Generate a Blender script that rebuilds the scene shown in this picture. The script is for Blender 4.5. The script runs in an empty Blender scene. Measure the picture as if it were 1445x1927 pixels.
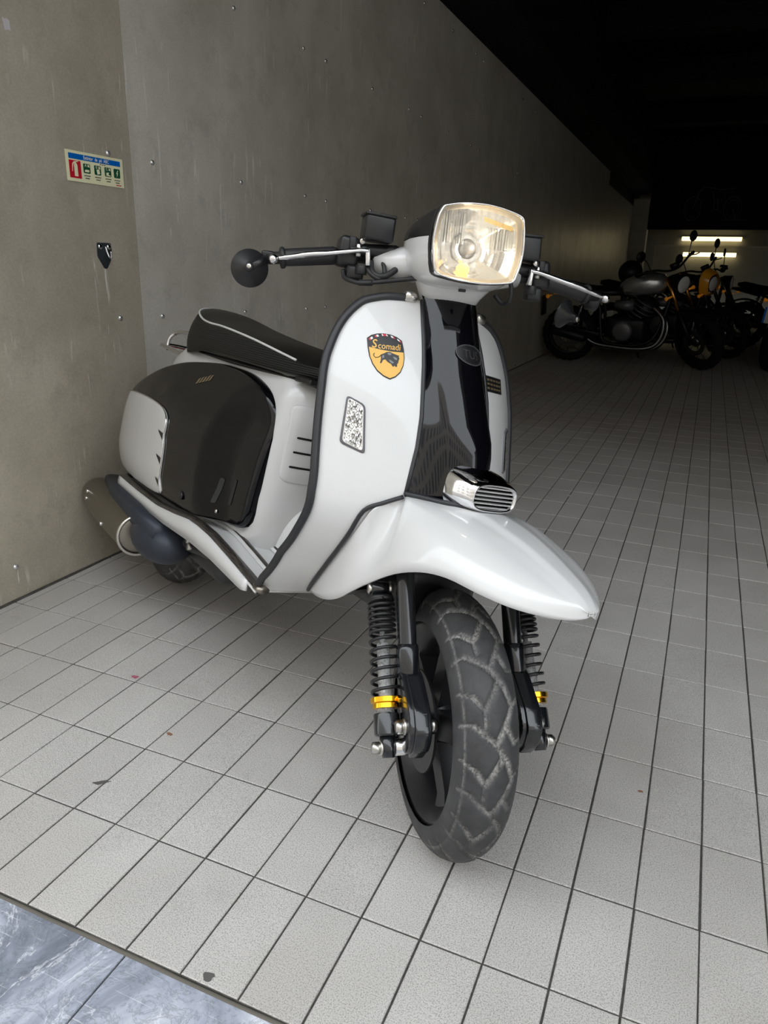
import bpy, bmesh, math, random
from mathutils import Matrix, Vector
random.seed(7)
S = bpy.context.scene
COL = S.collection
PI = math.pi

# ------------------------------------------------------------------ camera
F_PX, YAW, PITCH, ROLL = 1385.97, -0.395365614, 0.3213159, 0.02550579
CAM = Vector((1.07018279, -0.835407, 0.987975457))
fw = Vector((math.sin(YAW)*math.cos(PITCH), math.cos(YAW)*math.cos(PITCH), -math.sin(PITCH)))
r0 = Vector((math.cos(YAW), -math.sin(YAW), 0)); u0 = r0.cross(fw)
rt = math.cos(ROLL)*r0 + math.sin(ROLL)*u0; up = -math.sin(ROLL)*r0 + math.cos(ROLL)*u0
cd = bpy.data.cameras.new('camera'); cam = bpy.data.objects.new('camera', cd); COL.objects.link(cam)
cd.sensor_fit = 'VERTICAL'; cd.sensor_height = 36.0; cd.sensor_width = 36.0*1445/1927
cd.lens = F_PX/1927*36.0; cd.clip_start = 0.02; cd.clip_end = 300
cam.matrix_world = Matrix(((rt.x, up.x, -fw.x, CAM.x), (rt.y, up.y, -fw.y, CAM.y), (rt.z, up.z, -fw.z, CAM.z), (0, 0, 0, 1)))
S.camera = cam
def to_px(p):
    d = Vector(p)-CAM; z = d.dot(fw)
    if z < 0.05: return None
    return (722.5+F_PX*d.dot(rt)/z, 963.5-F_PX*d.dot(up)/z)

# ------------------------------------------------------------------ sky, sun, exposure
W = bpy.data.worlds.new('sky'); S.world = W; W.use_nodes = True
wn = W.node_tree.nodes; wl = W.node_tree.links
bg = wn['Background']; bg.inputs[0].default_value = (0.90, 0.95, 1.0, 1); bg.inputs[1].default_value = 1.6
sd = bpy.data.lights.new('sun', 'SUN'); sun = bpy.data.objects.new('sun', sd); COL.objects.link(sun)
sd.energy = 2.4; sd.angle = 0.01; sd.color = (1.0, 0.95, 0.87)
sun.rotation_euler = Vector((0.30, -0.62, -1.0)).to_track_quat('-Z', 'Y').to_euler()
S.view_settings.view_transform = 'Standard'; S.view_settings.look = 'None'
S.view_settings.exposure = 1.1; S.view_settings.gamma = 1.0; S.view_settings.use_curve_mapping = False
S.cycles.use_denoising = True
S.cycles.max_bounces = 8; S.cycles.diffuse_bounces = 4; S.cycles.glossy_bounces = 4
S.cycles.transparent_max_bounces = 8; S.cycles.sample_clamp_indirect = 6.0

# ------------------------------------------------------------------ materials
MATS = {}
def mat(name, col=(0.5, 0.5, 0.5), rough=0.5, metal=0.0, coat=0.0, emit=None, es=0.0, spec=0.5):
    if name in MATS: return MATS[name]
    m = bpy.data.materials.new(name); m.use_nodes = True
    b = m.node_tree.nodes['Principled BSDF']
    b.inputs['Base Color'].default_value = (*col, 1); b.inputs['Roughness'].default_value = rough
    b.inputs['Metallic'].default_value = metal; b.inputs['Coat Weight'].default_value = coat
    b.inputs['Coat Roughness'].default_value = 0.03; b.inputs['Specular IOR Level'].default_value = spec
    if emit: b.inputs['Emission Color'].default_value = (*emit, 1); b.inputs['Emission Strength'].default_value = es
    m.diffuse_color = (*col, 1)
    MATS[name] = m; return m
class NT:
    def __init__(s, m): s.m = m; s.t = m.node_tree; s.n = s.t.nodes; s.l = s.t.links; s.b = s.n['Principled BSDF']
    def add(s, typ, **kw):
        n = s.n.new(typ)
        for k, v in kw.items():
            if k in n.inputs.keys() if isinstance(k, str) else False: n.inputs[k].default_value = v
            else: setattr(n, k, v)
        return n
    def noise(s, vec, scale, detail=4.0, rough=0.55, dist=0.0):
        n = s.n.new('ShaderNodeTexNoise'); n.inputs['Scale'].default_value = scale; n.inputs['Detail'].default_value = detail
        n.inputs['Roughness'].default_value = rough; n.inputs['Distortion'].default_value = dist
        if vec: s.l.new(vec, n.inputs['Vector'])
        return n.outputs['Fac']
    def mapping(s, vec, scale=(1, 1, 1), rot=(0, 0, 0), loc=(0, 0, 0)):
        n = s.n.new('ShaderNodeMapping'); n.inputs['Scale'].default_value = scale; n.inputs['Rotation'].default_value = rot; n.inputs['Location'].default_value = loc
        s.l.new(vec, n.inputs['Vector']); return n.outputs[0]
    def ramp(s, fac, stops):
        n = s.n.new('ShaderNodeValToRGB'); e = n.color_ramp.elements
        while len(e) < len(stops): e.new(0.5)
        for i, (p, c) in enumerate(stops):
            e[i].position = p; e[i].color = (*c, 1) if len(c) == 3 else c
        s.l.new(fac, n.inputs[0]); return n.outputs[0]
    def mix(s, fac, a, b, mode='MIX'):
        n = s.n.new('ShaderNodeMix'); n.data_type = 'RGBA'; n.blend_type = mode
        for sock, v in ((n.inputs[0], fac), (n.inputs[6], a), (n.inputs[7], b)):
            if isinstance(v, bpy.types.NodeSocket): s.l.new(v, sock)
            elif isinstance(v, (tuple, list)): sock.default_value = (*v, 1) if len(v) == 3 else v
            else: sock.default_value = v
        return n.outputs[2]
    def math(s, op, a, b=0.0, clamp=False):
        n = s.n.new('ShaderNodeMath'); n.operation = op; n.use_clamp = clamp
        for sock, v in ((n.inputs[0], a), (n.inputs[1], b)):
            if isinstance(v, bpy.types.NodeSocket): s.l.new(v, sock)
            else: sock.default_value = v
        return n.outputs[0]
    def bump(s, h, strength=0.3, dist=0.01):
        n = s.n.new('ShaderNodeBump'); n.inputs['Strength'].default_value = strength; n.inputs['Distance'].default_value = dist
        s.l.new(h, n.inputs['Height']); s.l.new(n.outputs[0], s.b.inputs['Normal'])
    def color(s, sock): s.l.new(sock, s.b.inputs['Base Color'])
    def rough(s, sock): s.l.new(sock, s.b.inputs['Roughness'])
    def geo(s): return s.n.new('ShaderNodeNewGeometry').outputs['Position']
    def obj(s): return s.n.new('ShaderNodeTexCoord').outputs['Object']
    def rnd(s): return s.n.new('ShaderNodeObjectInfo').outputs['Random']

def build_materials():
    # speckled grey stoneware tile
    m = mat('tile', (0.42, 0.41, 0.39), 0.5); t = NT(m); p = t.geo()
    fine = t.noise(p, 480, 2, 0.6); mid = t.noise(p, 5, 5, 0.6); big = t.noise(p, 1.1, 3, 0.5)
    sp = t.ramp(fine, [(0.36, (0.20, 0.20, 0.197)), (0.47, (0.56, 0.555, 0.54)), (0.60, (0.74, 0.735, 0.72))])
    c = t.mix(0.34, sp, t.ramp(mid, [(0.3, (0.47, 0.46, 0.44)), (0.7, (0.66, 0.65, 0.63))]))
    c = t.mix(t.ramp(big, [(0.42, (0, 0, 0)), (0.75, (0.5, 0.5, 0.5))]), c, (0.37, 0.345, 0.30))
    tone = t.ramp(t.rnd(), [(0, (0.86, 0.835, 0.82)), (1, (0.95, 0.925, 0.91))])
    c = t.mix(1.0, c, tone, 'MULTIPLY')
    # hairline scuffs
    sc = t.noise(t.mapping(p, (14, 14, 14)), 2.2, 8, 0.72, 1.4)
    scr = t.ramp(sc, [(0.485, (0, 0, 0)), (0.4995, (0.55, 0.55, 0.55)), (0.514, (0, 0, 0))])
    msk = t.ramp(t.noise(p, 6.5, 2, 0.5), [(0.60, (0, 0, 0)), (0.70, (0.8, 0.8, 0.8))])
    c = t.mix(t.mix(1.0, scr, msk, 'MULTIPLY'), c, (0.09, 0.085, 0.08))
    t.color(c); t.rough(t.ramp(mid, [(0.3, (0.42, 0.42, 0.42)), (0.7, (0.58, 0.58, 0.58))])); t.bump(fine, 0.12, 0.002)
    m = mat('grout', (0.055, 0.052, 0.046), 0.9); t = NT(m); p = t.geo()
    t.color(t.ramp(t.noise(p, 60, 4, 0.6), [(0.3, (0.035, 0.033, 0.03)), (0.7, (0.085, 0.08, 0.07))]))
    mat('joint_dirt', (0.12, 0.11, 0.09), 0.9)
    # blue grey veined marble
    m = mat('marble', (0.3, 0.33, 0.4), 0.22, spec=0.5); t = NT(m); p = t.geo()
    w = t.noise(p, 4.5, 9, 0.66, 1.2); v = t.noise(p, 15, 9, 0.72, 1.6); cl = t.noise(p, 4.2, 9, 0.66, 0.9)
    c = t.ramp(cl, [(0.30, (0.10, 0.11, 0.135)), (0.45, (0.22, 0.24, 0.29)), (0.56, (0.40, 0.425, 0.50)), (0.70, (0.70, 0.72, 0.78))])
    c = t.mix(t.ramp(w, [(0.487, (0, 0, 0)), (0.50, (0.75, 0.75, 0.75)), (0.515, (0, 0, 0))]), c, (0.74, 0.75, 0.80))
    c = t.mix(t.ramp(v, [(0.47, (0, 0, 0)), (0.498, (0.55, 0.55, 0.55)), (0.525, (0, 0, 0))]), c, (0.13, 0.15, 0.16))
    s1 = t.noise(t.mapping(p, (4, 130, 3), (0, 0, 0.62)), 2.5, 5, 0.6)
    c = t.mix(t.ramp(s1, [(0.62, (0, 0, 0)), (0.67, (0.5, 0.5, 0.5))]), c, (0.76, 0.77, 0.80))
    t.color(c); t.rough(t.ramp(cl, [(0.3, (0.2, 0.2, 0.2)), (0.7, (0.42, 0.42, 0.42))]))
    # metal wall sheets
    for nm, ca, cb, cc in (('wall_sheet_brown', (0.50, 0.45, 0.36), (0.59, 0.535, 0.44), (0.42, 0.375, 0.295)), ('wall_sheet_grey', (0.64, 0.61, 0.54), (0.74, 0.71, 0.64), (0.54, 0.51, 0.44))):
        m = mat(nm, ca, 0.42, 0.0); t = NT(m); p = t.geo()
        st = t.noise(t.mapping(p, (1, 9, 0.6)), 1.3, 4, 0.5); cl = t.noise(p, 2.6, 6, 0.62); gr = t.noise(p, 160, 2, 0.6)
        c = t.mix(t.ramp(st, [(0.25, (0, 0, 0)), (0.80, (0.8, 0.8, 0.8))]), ca, cb)
        c = t.mix(t.ramp(cl, [(0.38, (0, 0, 0)), (0.66, (0.95, 0.95, 0.95))]), c, cc)
        c = t.mix(t.ramp(t.noise(p, 9, 6, 0.7), [(0.52, (0, 0, 0)), (0.72, (0.55, 0.55, 0.55))]), c, tuple(v*0.66 for v in ca))
        c = t.mix(t.ramp(gr, [(0.3, (0.16, 0.16, 0.16)), (0.7, (0, 0, 0))]), c, (0.05, 0.045, 0.04))
        scn = t.noise(t.mapping(p, (30, 30, 2.3)), 1.9, 6, 0.6, 0.6)
        msk = t.ramp(t.noise(p, 3.4, 3, 0.5), [(0.50, (0, 0, 0)), (0.62, (1, 1, 1))])
        scr = t.mix(1.0, t.ramp(scn, [(0.595, (0, 0, 0)), (0.64, (0.8, 0.8, 0.8))]), msk, 'MULTIPLY')
        c = t.mix(scr, c, (0.80, 0.78, 0.72))
        t.color(c); t.rough(t.ramp(st, [(0.3, (0.32, 0.32, 0.32)), (0.7, (0.44, 0.44, 0.44))]))
        t.bump(t.noise(t.mapping(p, (1, 6, 0.5)), 1.3, 2, 0.4), 0.03, 0.02)
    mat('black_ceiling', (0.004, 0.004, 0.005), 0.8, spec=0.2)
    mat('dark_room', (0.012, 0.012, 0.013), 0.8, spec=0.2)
    m = mat('cream_wall', (0.40, 0.38, 0.30), 0.7); t = NT(m)
    t.color(t.ramp(t.noise(t.geo(), 1.5, 4), [(0.3, (0.34, 0.325, 0.26)), (0.7, (0.44, 0.42, 0.34))]))
    m = mat('tube_glow', (1, 0.95, 0.75), 0.5, emit=(1.0, 0.83, 0.45), es=0.95)
    # scooter
    m = mat('white_paint', (0.70, 0.702, 0.70), 0.3, coat=0.7)
    mat('black_paint', (0.003, 0.003, 0.0045), 0.06, spec=0.45)
    mat('black_satin', (0.012, 0.012, 0.013), 0.38)
    mat('black_plastic', (0.018, 0.018, 0.019), 0.5)
    mat('fork_black', (0.008, 0.009, 0.011), 0.22, coat=0.5)
    mat('trim_rubber', (0.021, 0.022, 0.025), 0.42)
    mat('chrome', (0.86, 0.86, 0.87), 0.07, 1.0)
    mat('alloy', (0.80, 0.80, 0.80), 0.2, 1.0)
    mat('bolt_steel', (0.62, 0.60, 0.56), 0.28, 1.0)
    m = mat('worn_alloy', (0.62, 0.62, 0.62), 0.35, 0.55); t = NT(m)
    t.color(t.ramp(t.noise(t.obj(), 260, 5, 0.7), [(0.34, (0.25, 0.24, 0.23)), (0.45, (0.75, 0.75, 0.75)), (0.7, (0.9, 0.9, 0.9))]))
    m = mat('brushed_steel', (0.30, 0.275, 0.235), 0.36, 1.0)
    mat('gold', (0.95, 0.52, 0.03), 0.22, 1.0)
    mat('engine_blue', (0.035, 0.042, 0.058), 0.45, 0.3)
    mat('slat_metal', (0.75, 0.75, 0.75), 0.4, 0.3); mat('engine_dark', (0.02, 0.02, 0.021), 0.5)
    mat('engine_grey', (0.05, 0.05, 0.052), 0.5, 0.4)
    m = mat('strip_rubber', (0.028, 0.024, 0.022), 0.35); t = NT(m)
    t.color(t.ramp(t.noise(t.mapping(t.obj(), (4, 40, 40)), 6, 5, 0.7), [(0.4, (0.016, 0.014, 0.013)), (0.72, (0.10, 0.088, 0.075))]))
    m = mat('seat_vinyl', (0.004, 0.004, 0.0045), 0.34, spec=0.2); t = NT(m)
    t.bump(t.noise(t.obj(), 500, 3), 0.1, 0.001)
    m = mat('seat_weave', (0.016, 0.016, 0.016), 0.5, spec=0.25); t = NT(m)
    wv = t.n.new('ShaderNodeTexWave'); wv.wave_type = 'BANDS'; wv.bands_direction = 'Z'; wv.inputs['Scale'].default_value = 62
    t.l.new(t.obj(), wv.inputs['Vector'])
    t.color(t.ramp(wv.outputs['Fac'], [(0.2, (0.005, 0.005, 0.005)), (0.8, (0.022, 0.022, 0.021))])); t.bump(wv.outputs['Fac'], 0.5, 0.002)
    mat('piping_white', (0.72, 0.72, 0.70), 0.45)
    # tyre: dark rubber, dust lying in the grooves (vertex attribute)
    m = mat('tyre', (0.03, 0.03, 0.031), 0.62); t = NT(m); p = t.obj()
    at = t.n.new('ShaderNodeAttribute'); at.attribute_name = 'groove'
    base = t.ramp(t.noise(p, 26, 6, 0.65), [(0.3, (0.026, 0.026, 0.027)), (0.7, (0.058, 0.058, 0.060))])
    dust = t.ramp(t.noise(p, 190, 4, 0.7), [(0.36, (0.06, 0.058, 0.054)), (0.60, (0.36, 0.35, 0.33))])
    dm = t.math('MULTIPLY', at.outputs['Fac'], t.ramp(t.noise(p, 11, 4, 0.6), [(0.36, (0.25, 0.25, 0.25)), (0.56, (1, 1, 1))]))
    t.color(t.mix(dm, base, dust)); t.bump(t.noise(p, 240, 3, 0.6), 0.10, 0.002)
    mat('rim_black', (0.016, 0.016, 0.018), 0.34)
    # headlamp
    m = mat('lamp_reflector', (0.92, 0.92, 0.90), 0.16, 0.85); t = NT(m)
    vo = t.n.new('ShaderNodeTexVoronoi'); vo.inputs['Scale'].default_value = 26; t.l.new(t.mapping(t.obj(), (1, 1.0, 0.55)), vo.inputs['Vector'])
    t.bump(vo.outputs['Distance'], 0.35, 0.01)
    m = bpy.data.materials.new('lamp_glass'); m.use_nodes = True; MATS['lamp_glass'] = m
    nt = m.node_tree; nt.nodes.remove(nt.nodes['Principled BSDF']); out = nt.nodes['Material Output']
    tr = nt.nodes.new('ShaderNodeBsdfTransparent'); tr.inputs[0].default_value = (0.96, 0.96, 0.94, 1)
    gl = nt.nodes.new('ShaderNodeBsdfGlossy'); gl.inputs['Roughness'].default_value = 0.05
    df = nt.nodes.new('ShaderNodeBsdfDiffuse'); df.inputs[0].default_value = (0.9, 0.9, 0.88, 1)
    tc = nt.nodes.new('ShaderNodeTexCoord'); wv = nt.nodes.new('ShaderNodeTexWave'); wv.bands_direction = 'Y'; wv.inputs['Scale'].default_value = 24; wv.inputs['Distortion'].default_value = 0.4
    nt.links.new(tc.outputs['Object'], wv.inputs[0])
    bp = nt.nodes.new('ShaderNodeBump'); bp.inputs['Strength'].default_value = 0.5; bp.inputs['Distance'].default_value = 0.004; nt.links.new(wv.outputs['Fac'], bp.inputs['Height'])
    nt.links.new(bp.outputs[0], gl.inputs['Normal'])
    lw = nt.nodes.new('ShaderNodeFresnel'); lw.inputs[0].default_value = 1.5; nt.links.new(bp.outputs[0], lw.inputs['Normal'])
    tl_ = nt.nodes.new('ShaderNodeBsdfTranslucent'); tl_.inputs[0].default_value = (0.9, 0.9, 0.88, 1); md_ = nt.nodes.new('ShaderNodeMixShader'); md_.inputs[0].default_value = 0.5; nt.links.new(df.outputs[0], md_.inputs[1]); nt.links.new(tl_.outputs[0], md_.inputs[2])
    m0 = nt.nodes.new('ShaderNodeMixShader'); m0.inputs[0].default_value = 0.20; nt.links.new(tr.outputs[0], m0.inputs[1]); nt.links.new(md_.outputs[0], m0.inputs[2])
    m1 = nt.nodes.new('ShaderNodeMixShader'); nt.links.new(lw.outputs[0], m1.inputs[0]); nt.links.new(m0.outputs[0], m1.inputs[1]); nt.links.new(gl.outputs[0], m1.inputs[2])
    nt.links.new(m1.outputs[0], out.inputs[0])
    fm = MATS['lamp_glass'].copy(); fm.name = 'flute_glass'; MATS['flute_glass'] = fm
    mat('lamp_ring', (0.88, 0.76, 0.56), 0.35, 0.1)
    mat('amber', (0.9, 0.32, 0.02), 0.25, emit=(1.0, 0.35, 0.03), es=0.04); mat('amber_strip_glow', (0.95, 0.62, 0.14), 0.3, emit=(1.0, 0.6, 0.12), es=0.15); mat('pilot_glow', (1.0, 0.6, 0.2), 0.3, emit=(1.0, 0.55, 0.12), es=0.9)  # headlamp's amber strip emits a little to look lighter, though no lamp
    mat('red_lens', (0.5, 0.01, 0.01), 0.2)
    mat('clear_glass', (0.75, 0.76, 0.76), 0.08, 0.6)
    m = mat('indicator_lens', (0.6, 0.6, 0.6), 0.12, 0.75); t = NT(m)
    vo = t.n.new('ShaderNodeTexVoronoi'); vo.inputs['Scale'].default_value = 300; vo.feature = 'F1'; t.l.new(t.mapping(t.obj(), (1, 1, 0.6)), vo.inputs['Vector'])
    t.color(t.ramp(vo.outputs['Color'], [(0.2, (0.22, 0.21, 0.20)), (0.45, (0.5, 0.49, 0.46)), (0.7, (0.8, 0.8, 0.78))])); t.bump(vo.outputs['Distance'], 0.6, 0.004)
    mat('grey_frame', (0.13, 0.13, 0.14), 0.35)
    mat('emblem_gold', (0.86, 0.50, 0.10), 0.4); mat('emblem_black', (0.012, 0.012, 0.012), 0.35)
    mat('emblem_grey', (0.22, 0.23, 0.24), 0.4); mat('emblem_red', (0.62, 0.03, 0.05), 0.4); mat('emblem_white', (0.82, 0.82, 0.82), 0.4)
    mat('brass_print', (0.16, 0.12, 0.07), 0.4)
    mat('badge_grey', (0.055, 0.055, 0.06), 0.3)
    # sign
    mat('sign_cream', (0.92, 0.90, 0.60), 0.4); mat('sign_blue', (0.0, 0.14, 0.55), 0.4); mat('sign_red', (0.62, 0.01, 0.03), 0.4)
    mat('sign_green', (0.01, 0.10, 0.045), 0.4); mat('sign_text', (0.10, 0.12, 0.08), 0.5); mat('sign_white', (0.85, 0.85, 0.8), 0.4)
    mat('zinc', (0.72, 0.72, 0.72), 0.25, 0.8); mat('hook_grey', (0.055, 0.065, 0.072), 0.45, 0.5)
    mat('paper', (0.62, 0.58, 0.60), 0.8)
    # motorcycles
    mat('bike_black', (0.005, 0.005, 0.006), 0.4, spec=0.3); mat('bike_rubber', (0.005, 0.005, 0.005), 0.8, spec=0.2)
    mat('bike_metal', (0.16, 0.16, 0.16), 0.3, 1.0); mat('bike_silver', (0.42, 0.43, 0.44), 0.25, 0.8, coat=0.6)
    mat('bike_yellow', (0.85, 0.38, 0.02), 0.3, coat=0.5); mat('bike_gold', (0.75, 0.38, 0.08), 0.3, 1.0); mat('bike_grey', (0.12, 0.12, 0.13), 0.35, 0.3)
    mat('bike_red', (0.35, 0.01, 0.02), 0.3); mat('plate_white', (0.6, 0.6, 0.58), 0.5); mat('faint_paint', (0.05, 0.052, 0.058), 0.7)
    mat('bike_lens', (0.7, 0.7, 0.68), 0.25)
    # street
    m = mat('street_stone', (0.34, 0.32, 0.29), 0.85); t = NT(m)
    br = t.n.new('ShaderNodeTexBrick'); br.inputs['Scale'].default_value = 6; t.l.new(t.geo(), br.inputs['Vector'])
    br.inputs['Color1'].default_value = (0.36, 0.34, 0.31, 1); br.inputs['Color2'].default_value = (0.30, 0.285, 0.26, 1); br.inputs['Mortar'].default_value = (0.16, 0.15, 0.14, 1); t.color(br.outputs[0])
    mat('side_stone', (0.10, 0.085, 0.07), 0.8)
    mat('facade', (0.42, 0.39, 0.35), 0.8); mat('facade_glass', (0.14, 0.15, 0.17), 0.3); mat('facade_trim', (0.62, 0.60, 0.56), 0.7)
build_materials()

# ------------------------------------------------------------------ object helpers
def link(o, parent=None, matrix=None):
    COL.objects.link(o)
    if parent is not None: o.parent = parent
    if matrix is not None: o.matrix_local = matrix
    return o
def obj(name, me, m, parent=None, matrix=None, smooth=True, angle=None, **props):
    if isinstance(me, bmesh.types.BMesh):
        b = me; me = bpy.data.meshes.new(name)
        bmesh.ops.recalc_face_normals(b, faces=b.faces); b.to_mesh(me); b.free()
    if m and not me.materials: me.materials.append(MATS[m] if isinstance(m, str) else m)
    if smooth:
        for p in me.polygons: p.use_smooth = True
        if angle: me.set_sharp_from_angle(angle=math.radians(angle))
    o = bpy.data.objects.new(name, me); link(o, parent, matrix)
    for k, v in props.items(): o[k] = v
    return o
def empty(name, parent=None, matrix=None, **props):
    o = bpy.data.objects.new(name, None); o.empty_display_size = 0.1; link(o, parent, matrix)
    for k, v in props.items(): o[k] = v
    return o
def struct(o): o['kind'] = 'structure'; return o
def from_data(verts, faces):
    b = bmesh.new(); vs = [b.verts.new(v) for v in verts]
    for f in faces:
        try: b.faces.new([vs[i] for i in f])
        except ValueError: pass
    return b
def add_box(b, c, s, rot=None, bev=0.0, seg=2):
    g = bmesh.ops.create_cube(b, size=1.0); vs = g['verts']
    M = Matrix.Translation(Vector(c)) @ (rot.to_4x4() if rot is not None else Matrix()) @ Matrix.Diagonal((*s, 1))
    bmesh.ops.transform(b, matrix=M, verts=vs)
    if bev:
        es = list({e for v in vs for e in v.link_edges})
        bmesh.ops.bevel(b, geom=es, offset=bev, segments=seg, affect='EDGES', profile=0.5)
    return b
def box(c, s, rot=None, bev=0.0, seg=2): return add_box(bmesh.new(), c, s, rot, bev, seg)
def frames(pts):
    pts = [Vector(p) for p in pts]; n = len(pts); T = []
    for i in range(n):
        a = pts[max(i-1, 0)]; c = pts[min(i+1, n-1)]; T.append((c-a).normalized())
    ref = Vector((0, 0, 1)) if abs(T[0].z) < 0.9 else Vector((1, 0, 0))
    N = T[0].cross(ref).normalized(); out = []
    for i in range(n):
        N = (N - T[i]*N.dot(T[i])).normalized(); out.append((pts[i], N, T[i].cross(N)))
    return out
def add_tube(b, pts, r, seg=10, cap=True, flat=None):
    fr = frames(pts); rings = []
    for i, (p, n, bn) in enumerate(fr):
        rr = r[i] if isinstance(r, (list, tuple)) else r; ring = []
        for k in range(seg):
            a = 2*PI*k/seg; ry = rr*(flat if flat else 1.0)
            ring.append(b.verts.new(p + n*math.cos(a)*rr + bn*math.sin(a)*ry))
        rings.append(ring)
    for i in range(len(rings)-1):
        for k in range(seg): b.faces.new((rings[i][k], rings[i][(k+1) % seg], rings[i+1][(k+1) % seg], rings[i+1][k]))
    if cap:
        b.faces.new(rings[0][::-1]); b.faces.new(rings[-1])
    return b
def tube(pts, r, seg=10, cap=True, flat=None): return add_tube(bmesh.new(), pts, r, seg, cap, flat)
def smooth_path(pts, n=6):
    P = [Vector(p) for p in pts]; out = []
    for i in range(len(P)-1):
        p0 = P[max(i-1, 0)]; p1 = P[i]; p2 = P[i+1]; p3 = P[min(i+2, len(P)-1)]
        for k in range(n):
            t = k/n
            out.append(0.5*((2*p1)+(p2-p0)*t+(2*p0-5*p1+4*p2-p3)*t*t+(3*p1-p0-3*p2+p3)*t**3))
    out.append(P[-1]); return out
def add_lathe(b, prof, base, axis, seg=24, cap=True):
    """prof: (distance along the axis, radius)"""
    axis = Vector(axis).normalized(); base = Vector(base)
    ref = Vector((0, 0, 1)) if abs(axis.z) < 0.9 else Vector((1, 0, 0))
    n = axis.cross(ref).normalized(); bn = axis.cross(n); rings = []
    for d, r in prof:
        rings.append([b.verts.new(base+axis*d+(n*math.cos(2*PI*k/seg)+bn*math.sin(2*PI*k/seg))*max(r, 1e-4)) for k in range(seg)])
    for i in range(len(rings)-1):
        for k in range(seg): b.faces.new((rings[i][k], rings[i][(k+1) % seg], rings[i+1][(k+1) % seg], rings[i+1][k]))
    if cap: b.faces.new(rings[0][::-1]); b.faces.new(rings[-1])
    return b
def lathe(prof, base, axis, seg=24, cap=True): return add_lathe(bmesh.new(), prof, base, axis, seg, cap)
def cyl(a, c, r, seg=16):
    a = Vector(a); c = Vector(c); return lathe([(0, r*0.9), (r*0.08, r), ((c-a).length-r*0.08, r), ((c-a).length, r*0.9)], a, c-a, seg)
def hexbolt(a, c, r):
    a = Vector(a); c = Vector(c); return lathe([(0, r), ((c-a).length*0.8, r), ((c-a).length, r*0.82)], a, c-a, 6)
def loft(rings, closed=True, cap=True):
    b = bmesh.new(); R = [[b.verts.new(p) for p in r] for r in rings]; n = len(R[0])
    for i in range(len(R)-1):
        for k in range(n if closed else n-1): b.faces.new((R[i][k], R[i][(k+1) % n], R[i+1][(k+1) % n], R[i+1][k]))
    if cap and closed: b.faces.new(R[0][::-1]); b.faces.new(R[-1])
    bmesh.ops.remove_doubles(b, verts=b.verts, dist=1e-5)
    return b
def extrude_poly(pts2, fn, d0, d1, bev=0.0):
    """pts2: outline; fn(u, v, d) -> point; prism between depths d0 and d1"""
    b = bmesh.new(); A = [b.verts.new(fn(u, v, d0)) for u, v in pts2]; B = [b.verts.new(fn(u, v, d1)) for u, v in pts2]; n = len(A)
    b.faces.new(A[::-1]); b.faces.new(B)
    for k in range(n): b.faces.new((A[k], A[(k+1) % n], B[(k+1) % n], B[k]))
    bmesh.ops.recalc_face_normals(b, faces=b.faces)
    if bev: bmesh.ops.bevel(b, geom=list(b.edges), offset=bev, segments=2, affect='EDGES', profile=0.5)
    return b
def interp(x, xs, ys):
    if xs[0] > xs[-1]: xs = xs[::-1]; ys = ys[::-1]
    if x <= xs[0]: return ys[0]
    for i in range(len(xs)-1):
        if x <= xs[i+1]:
            t = (x-xs[i])/(xs[i+1]-xs[i]); return ys[i]*(1-t)+ys[i+1]*t
    return ys[-1]
def patch(outline, surf, centre=None, off=0.0, thick=0.0, rings=(1, 0.97, 0.85, 0.65, 0.4, 0.15), round_edge=0.0):
    """star-shaped 2-D outline laid on surf(u, v, off) with an optional edge turned back"""
    n = len(outline); cu = sum(p[0] for p in outline)/n; cv = sum(p[1] for p in outline)/n
    if centre: cu, cv = centre
    b = bmesh.new(); R = []
    if thick: R.append([b.verts.new(surf(u, v, off-thick)) for u, v in outline])
    for s in rings:
        o2 = off - (round_edge if s == 1 else 0)
        R.append([b.verts.new(surf(cu+(u-cu)*s, cv+(v-cv)*s, o2)) for u, v in outline])
    for i in range(len(R)-1):
        for k in range(n): b.faces.new((R[i][k], R[i][(k+1) % n], R[i+1][(k+1) % n], R[i+1][k]))
    c = b.verts.new(surf(cu, cv, off))
    for k in range(n): b.faces.new((R[-1][k], R[-1][(k+1) % n], c))
    return b
def rounded(pts, r, n=4):
    out = []; m = len(pts)
    for i in range(m):
        p = Vector((*pts[i], 0)); a = Vector((*pts[i-1], 0)); c = Vector((*pts[(i+1) % m], 0))
        ra = min(r, (a-p).length*0.45); rc = min(r, (c-p).length*0.45)
        pa = p+(a-p).normalized()*ra; pc = p+(c-p).normalized()*rc
        for k in range(n+1):
            t = k/n; q = pa*(1-t)**2+p*2*t*(1-t)+pc*t*t; out.append((q.x, q.y))
    return out
def densify(pts, step):
    out = []; m = len(pts)
    for i in range(m):
        a = pts[i]; c = pts[(i+1) % m]; k = max(1, int(math.hypot(c[0]-a[0], c[1]-a[1])/step))
        for j in range(k): out.append((a[0]+(c[0]-a[0])*j/k, a[1]+(c[1]-a[1])*j/k))
    return out
def text_bm(s, size, fn, align='CENTER', xscale=1.0, shear=0.0, bold=0.0):
    cu = bpy.data.curves.new('lettering', 'FONT'); cu.body = s; cu.size = size; cu.align_x = align; cu.align_y = 'CENTER'; cu.shear = shear; cu.resolution_u = 3; cu.offset = bold
    o = bpy.data.objects.new('lettering', cu); COL.objects.link(o)
    dg = bpy.context.evaluated_depsgraph_get(); me = bpy.data.meshes.new_from_object(o.evaluated_get(dg))
    bpy.data.objects.remove(o); bpy.data.curves.remove(cu)
    b = bmesh.new(); b.from_mesh(me); bpy.data.meshes.remove(me)
    for v in b.verts: v.co = fn(v.co.x*xscale, v.co.y)
    return b
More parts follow.
